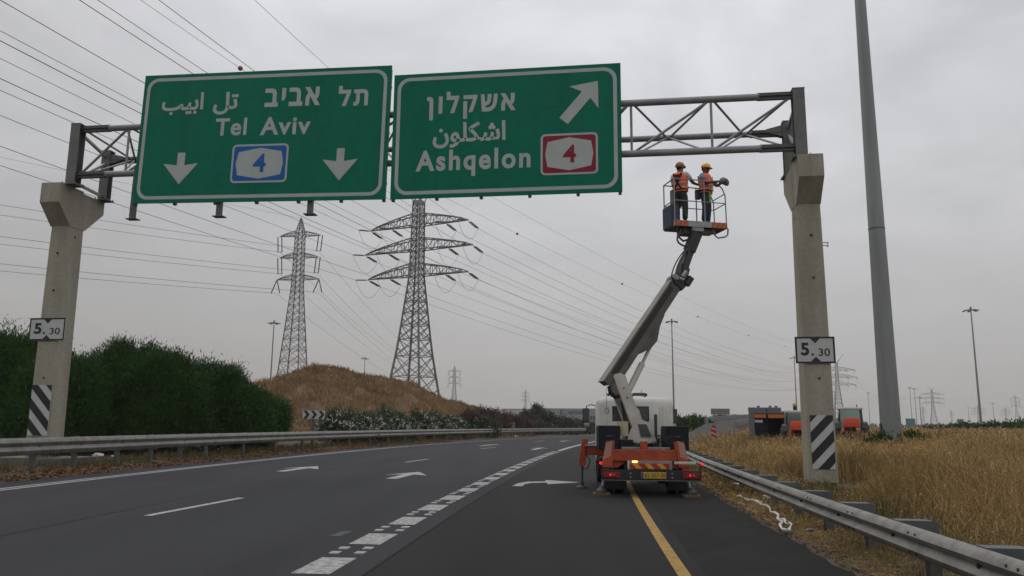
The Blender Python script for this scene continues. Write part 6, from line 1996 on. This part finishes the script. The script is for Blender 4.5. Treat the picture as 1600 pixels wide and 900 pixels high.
# far belt of trees along the horizon
g = np.random.default_rng(7)
nb = 5200
X = g.uniform(-700, 900, nb); Yb = g.uniform(620, 760, nb)
hh = 4.5 + 2.2 * np.sin(X * 0.013) + 1.6 * np.sin(X * 0.051 + 1) + 1.2 * np.sin(X * 0.13)
V, F = leaf_quads(np.stack([X, Yb, hh * g.random(nb) ** 0.7], 1), g.normal(size=(nb, 3)) + np.array([0, 0, 0.2]), 5 + 3 * g.random(nb), 3.5 + 2 * g.random(nb), g)
tag(fast_mesh('far_trees', V, F, M['leaf_dull'], None, np.repeat(g.random(nb), 4)), 'far belt of trees along the horizon', 'trees', kind='stuff')

# ------------------------------------------------------------------ grass
def blades(base, h, w, lean, g, seedheads=True):
    """bent blades: two quads each, plus a drooping seed head"""
    n = len(base)
    a = g.uniform(0, 2 * math.pi, n)
    ld = np.stack([np.cos(a), np.sin(a), np.zeros(n)], 1)
    b = g.uniform(0, 2 * math.pi, n)
    wd = np.stack([np.cos(b), np.sin(b), np.zeros(n)], 1)
    h_ = h[:, None]; w_ = w[:, None]; l_ = (lean * h)[:, None]
    up = np.array([0, 0, 1.0])
    m = base + up * h_ * 0.55 + ld * l_ * 0.25
    t = base + up * h_ * 0.96 + ld * l_
    V = np.stack([base - wd * w_ / 2, base + wd * w_ / 2, m + wd * w_ * 0.42, m - wd * w_ * 0.42, t + wd * w_ * 0.15, t - wd * w_ * 0.15], 1).reshape(-1, 3)
    k = np.arange(n)[:, None] * 6
    F = np.concatenate([k + np.array([[0, 1, 2, 3]]), k + np.array([[3, 2, 4, 5]])], 0)
    tint = np.repeat(np.clip(g.normal(0.42, 0.22, n), 0, 1), 6)
    if seedheads:
        s = g.random(n) < 0.55
        c = t[s] + ld[s] * 0.03; ns = len(c)
        d = ld[s] * 0.7 + up * g.uniform(-0.5, 0.7, (ns, 1)) + g.normal(size=(ns, 3)) * 0.25
        V2, F2 = leaf_quads(c, d, np.maximum(0.045, w[s] * 4.5) * g.uniform(0.6, 1.5, ns), np.maximum(0.008, w[s] * 1.05), g)
        F = np.concatenate([F, F2 + len(V)], 0)
        tint = np.concatenate([tint, np.repeat(np.clip(g.normal(0.72, 0.2, ns), 0, 1), 4)])
        V = np.concatenate([V, V2], 0)
    return V, F, tint

def scatter(n, oy, g):
    """(o, Y) samples -> world points on the field, clumped"""
    o0, o1, y0, y1 = oy
    Yv = g.uniform(y0, y1, n); ov = o0 + (o1 - o0) * g.random(n)
    return ov, Yv
def vis(x, y, m=0.42):
    return (np.abs(x / np.maximum(y, 0.1)) < 0.68 + m)
def field_grass(specs, seed, hfun):
    g = np.random.default_rng(seed)
    VV, FF, TT = [], [], []; nv = 0
    for (n, oy, nb_, wk) in specs:
        ov, Yv = scatter(n, oy, g)
        x = ov + XB(Yv)
        keep = vis(x, Yv)
        cd_ = np.hypot(x - 9.55, Yv - 24.4)
        keep &= cd_ > 0.95
        keep &= ~((cd_ < 1.9) & (g.random(n) < 0.75))
        keep &= np.hypot(x - bm_x, Yv - bm_y) > 0.7
        ov, Yv, x = ov[keep], Yv[keep], x[keep]
        z = np.array([field_z(a, b) for a, b in zip(ov, Yv)])
        hc = hfun(ov, Yv, g) * np.where(np.hypot(x - 9.3, Yv - 23.6) < 1.8, 0.45, 1.0)
        idx = np.repeat(np.arange(len(x)), nb_)
        m = len(idx)
        sp = 0.07 + 0.004 * Yv[idx]
        base = np.stack([x[idx] + g.normal(0, 1, m) * sp, Yv[idx] + g.normal(0, 1, m) * sp, z[idx] - 0.03], 1)
        h = hc[idx] * g.uniform(0.45, 1.12, m)
        w = np.maximum(0.0055, wk * Yv[idx]) * g.uniform(0.7, 1.3, m)
        V, F, T = blades(base, h, w, g.uniform(0.05, 0.6, m), g)
        # tufts differ from one another, and in drifts
        bx, by = V[:, 0], V[:, 1]
        T = np.clip(T + 0.2 * np.sin(bx * 1.1 + by * 0.45) * np.sin(by * 0.6 - bx * 0.4) + 0.14 * np.sin(bx * 2.9 + 1.3 * by), 0, 1)
        VV.append(V); FF.append(F + nv); TT.append(T); nv += len(V)
    return np.concatenate(VV), np.concatenate(FF), np.concatenate(TT)
def hf(o, Y, g):
    n = 0.5 + 0.25 * np.sin(o * 0.9 + Y * 0.35) + 0.25 * np.sin(Y * 0.7 - o * 0.5)
    h = 0.34 + 0.48 * ss(7.4, 10.5, o) + 0.26 * (n - 0.3)
    h = h * (1 + 0.22 * (1 - ss(14, 22, Y)) * ss(7.6, 9, o))
    x = o + XB(Y)
    # trampled short grass on the way to the column
    u = np.clip(((x - 5.4) * 4.0 + (Y - 13.5) * 10.2) / (4.0 ** 2 + 10.2 ** 2), 0, 1)
    dd = np.hypot(x - 5.4 - 4.0 * u, Y - 13.5 - 10.2 * u)
    h = h * (0.3 + 0.7 * ss(0.55, 1.3, dd))
    flat = 0.55 + 0.45 * ss(-0.55, -0.1, np.sin(o * 0.62 + 1.1) * np.sin(Y * 0.41 + o * 0.2))
    return h * flat * np.where(Y > 34, 1.15, 1.0) * g.uniform(0.7, 1.2, len(o))
V, F, T = field_grass([(6000, (7.25, 22, 4.5, 18), 16, 0.0006), (11500, (7.2, 26, 16, 34), 14, 0.0006), (11000, (7.4, 52, 32, 66), 10, 0.0007), (7500, (8, 92, 62, 128), 7, 0.0008)], 21, hf)
tag(fast_mesh('dry_grass', V, F, M['straw'], None, T), 'tall dry straw-coloured grass filling the field', 'grass', kind='stuff')
# tall oat stalks standing over the rest
def ho_(o, Y, g):
    x = o + XB(Y)
    u = np.clip(((x - 5.4) * 4.0 + (Y - 13.5) * 10.2) / (4.0 ** 2 + 10.2 ** 2), 0, 1)
    dd = np.hypot(x - 5.4 - 4.0 * u, Y - 13.5 - 10.2 * u)
    return g.uniform(0.85, 1.25, len(o)) * np.where(o < 8.5, 0.7, 1.0) * (0.25 + 0.75 * ss(0.8, 1.6, dd))
V, F, T = field_grass([(1500, (7.5, 24, 5, 22), 3, 0.0005), (2200, (7.6, 30, 20, 45), 3, 0.0006)], 26, ho_)
tag(fast_mesh('oat_stalks', V, F, M['straw'], None, np.clip(T + 0.3, 0, 1)), 'thin pale oat stalks standing over the dry grass', 'grass', kind='stuff')
# green-brown weeds low at the barrier and in patches
def hw_(o, Y, g): return g.uniform(0.12, 0.36, len(o)) * np.where(o < 7.2, 0.55, 1.0)
V, F, T = field_grass([(1000, (7.0, 9.5, 4.5, 30), 14, 0.0008), (260, (6.5, 7.1, 5, 40), 12, 0.0008), (900, (9, 30, 8, 50), 10, 0.0008)], 22, hw_)
V_, F_, T_ = field_grass([(1100, (7.4, 16, 5, 15), 12, 0.0007)], 28, lambda o, Y, g: g.uniform(0.3, 0.72, len(o)))
F = np.concatenate([F, F_ + len(V)]); V = np.concatenate([V, V_]); T = np.concatenate([T, T_])
tag(fast_mesh('weeds', V, F, M['weed'], None, T), 'green weeds among the dry grass by the barrier', 'weeds', kind='stuff')
# short straw and fallen stalks between the asphalt and the barrier
def hs_(o, Y, g): return g.uniform(0.05, 0.2, len(o))
V, F, T = field_grass([(900, (6.35, 7.3, 4.5, 34), 9, 0.0008)], 23, hs_)
g = np.random.default_rng(24)
n = 9000
Yv = g.uniform(4.5, 36, n); ov = 6.08 + np.abs(g.normal(0, 0.45, n)) + 0.12
x = ov + XB(Yv); z = np.array([field_z(a, b) for a, b in zip(ov, Yv)])
d = g.normal(size=(n, 3)); d[:, 2] *= 0.18
V2, F2 = leaf_quads(np.stack([x, Yv, z + 0.012 + 0.02 * g.random(n)], 1), d, g.uniform(0.04, 0.2, n), np.maximum(0.006, 0.0007 * Yv), g)
F = np.concatenate([F, F2 + len(V)]); T = np.concatenate([T, np.repeat(np.clip(g.normal(0.4, 0.25, n), 0, 1), 4)]); V = np.concatenate([V, V2])
tag(fast_mesh('fallen_straw', V, F, M['straw'], None, T), 'fallen straw along the edge of the asphalt', 'straw', kind='stuff')
# leaf litter and thin grass on the left verge
g = np.random.default_rng(25)
n = 26000
Yv = g.uniform(14, 75, n); dv_ = 1.22 + np.abs(g.normal(0.6, 1.1, n))
pm = np.sin(Yv * 1.3) * np.sin(dv_ * 2.1 + Yv * 0.4) + 0.5 * np.sin(Yv * 3.7 + dv_) + g.normal(0, 0.35, n)
Yv, dv_ = Yv[pm > -0.25], dv_[pm > -0.25]; n = len(Yv)
x = XL(Yv) - dv_; z = np.array([verge_z(a, b) for a, b in zip(dv_, Yv)])
d = g.normal(size=(n, 3)); d[:, 2] *= 0.35
V, F = leaf_quads(np.stack([x, Yv, z + 0.02 + 0.03 * g.random(n)], 1), d, g.uniform(0.06, 0.16, n), g.uniform(0.03, 0.08, n), g)
tag(fast_mesh('leaf_litter', V, F, M['litter_leaf'], None, np.repeat(g.random(n), 4)), 'brown fallen leaves on the left verge', 'leaf litter', kind='stuff')
n = 900
Yv = g.uniform(16, 95, n); dv_ = g.uniform(2.1, 4.8, n)
idx = np.repeat(np.arange(n), 12); m = len(idx)
x = XL(Yv) - dv_; z = np.array([verge_z(a, b) for a, b in zip(dv_, Yv)])
base = np.stack([x[idx] + g.normal(0, 0.16, m), Yv[idx] + g.normal(0, 0.16, m), z[idx]], 1)
V, F, T = blades(base, g.uniform(0.05, 0.3, m), np.maximum(0.008, 0.0008 * Yv[idx]), g.uniform(0.1, 0.6, m), g, False)
tag(fast_mesh('verge_grass', V, F, M['weed'], None, T), 'thin yellow-green grass behind the left barrier', 'grass', kind='stuff')
# dry grass on the hill
n = 15000
x = g.uniform(-46, 3, n); y = g.uniform(58, 118, n)
z = np.array([hill_z(a, b) for a, b in zip(x, y)])
k = z > 0.15
x, y, z = x[k], y[k], z[k]
idx = np.repeat(np.arange(len(x)), 8); m = len(idx)
base = np.stack([x[idx] + g.normal(0, 0.28, m), y[idx] + g.normal(0, 0.28, m), z[idx] - 0.08], 1)
pt = 0.75 + 0.45 * np.sin(x * 0.9 + y * 0.4) * np.sin(y * 0.55 - x * 0.35) + 0.2 * np.sin(x * 2.3)
V, F, T = blades(base, g.uniform(0.25, 0.8, m) * np.clip(pt, 0.2, 1.5)[idx], 0.0009 * y[idx] * g.uniform(0.6, 1.3, m), g.uniform(0.1, 0.7, m), g, False)
tag(fast_mesh('hill_grass', V, F, M['straw_hill'], None, T), 'dry brown grass covering the hill', 'grass', kind='stuff')
# weeds round the mast foot
for i, (dx, dy, s_, lab) in enumerate(((-0.8, -0.7, 0.85, 'green weed clump at the left of the thick mast foot'), (0.75, -0.6, 1.0, 'green weed clump at the right of the thick mast foot'))):
    lobes = [(0, 0, 0.4 * s_, 0.5, 0.4, 0.45 * s_), (0.35, 0, 0.3 * s_, 0.35, 0.3, 0.35 * s_), (-0.3, 0.1, 0.3 * s_, 0.35, 0.3, 0.4 * s_)]
    tree('weed_clump', lab, 'weeds', (bm_x + dx, bm_y + dy, mz + 0.25), lobes, 2600, 0.2, 0.05, 'leaf', None, 0.02, ('foliage', 'stems'), 95 + i, up=0.8, spray=0.3, cs=0.12)

# grit along the edge of the shoulder
g = np.random.default_rng(31)
n = 1800
Yv = g.uniform(4.5, 40, n) ; ov = 6.12 + np.abs(g.normal(0.0, 0.14, n))
r_ = g.uniform(0.005, 0.014, n) * (1 + Yv * 0.02)
c = np.stack([ov + XB(Yv), Yv, np.array([max(field_z(a, b), 0.0) for a, b in zip(ov, Yv)]) + r_ * 0.3], 1)
O8 = np.array([(1, 0, 0), (0, 1, 0), (-1, 0, 0), (0, -1, 0), (0, 0, 1), (0, 0, -1)], float)
V = (c[:, None, :] + O8[None] * r_[:, None, None] * g.uniform(0.6, 1.3, (n, 6, 1))).reshape(-1, 3)
T8 = np.array([(0, 1, 4), (1, 2, 4), (2, 3, 4), (3, 0, 4), (1, 0, 5), (2, 1, 5), (3, 2, 5), (0, 3, 5)])
F = (np.arange(n)[:, None, None] * 6 + T8[None]).reshape(-1, 3)
tag(fast_mesh('grit', V, F, M['soil']), 'loose grit along the edge of the right shoulder', 'grit', kind='stuff')

# ------------------------------------------------------------------ haze
hz = bpy.data.materials.new('haze')
hz.use_nodes = True
hn = hz.node_tree
for n_ in list(hn.nodes):
    if n_.type == 'BSDF_PRINCIPLED': hn.nodes.remove(n_)
pv = hn.nodes.new('ShaderNodeVolumePrincipled')
pv.inputs['Color'].default_value = (0.86, 0.85, 0.85, 1)
pv.inputs['Density'].default_value = HAZE
pv.inputs['Anisotropy'].default_value = 0.2
hn.links.new(pv.outputs[0], hn.nodes['Material Output'].inputs['Volume'])
tag(MB().box((-2450, -350, -1.2), (2450, 2650, 68)).build('haze', hz), 'thin grey haze over the plain', 'haze', kind='stuff')
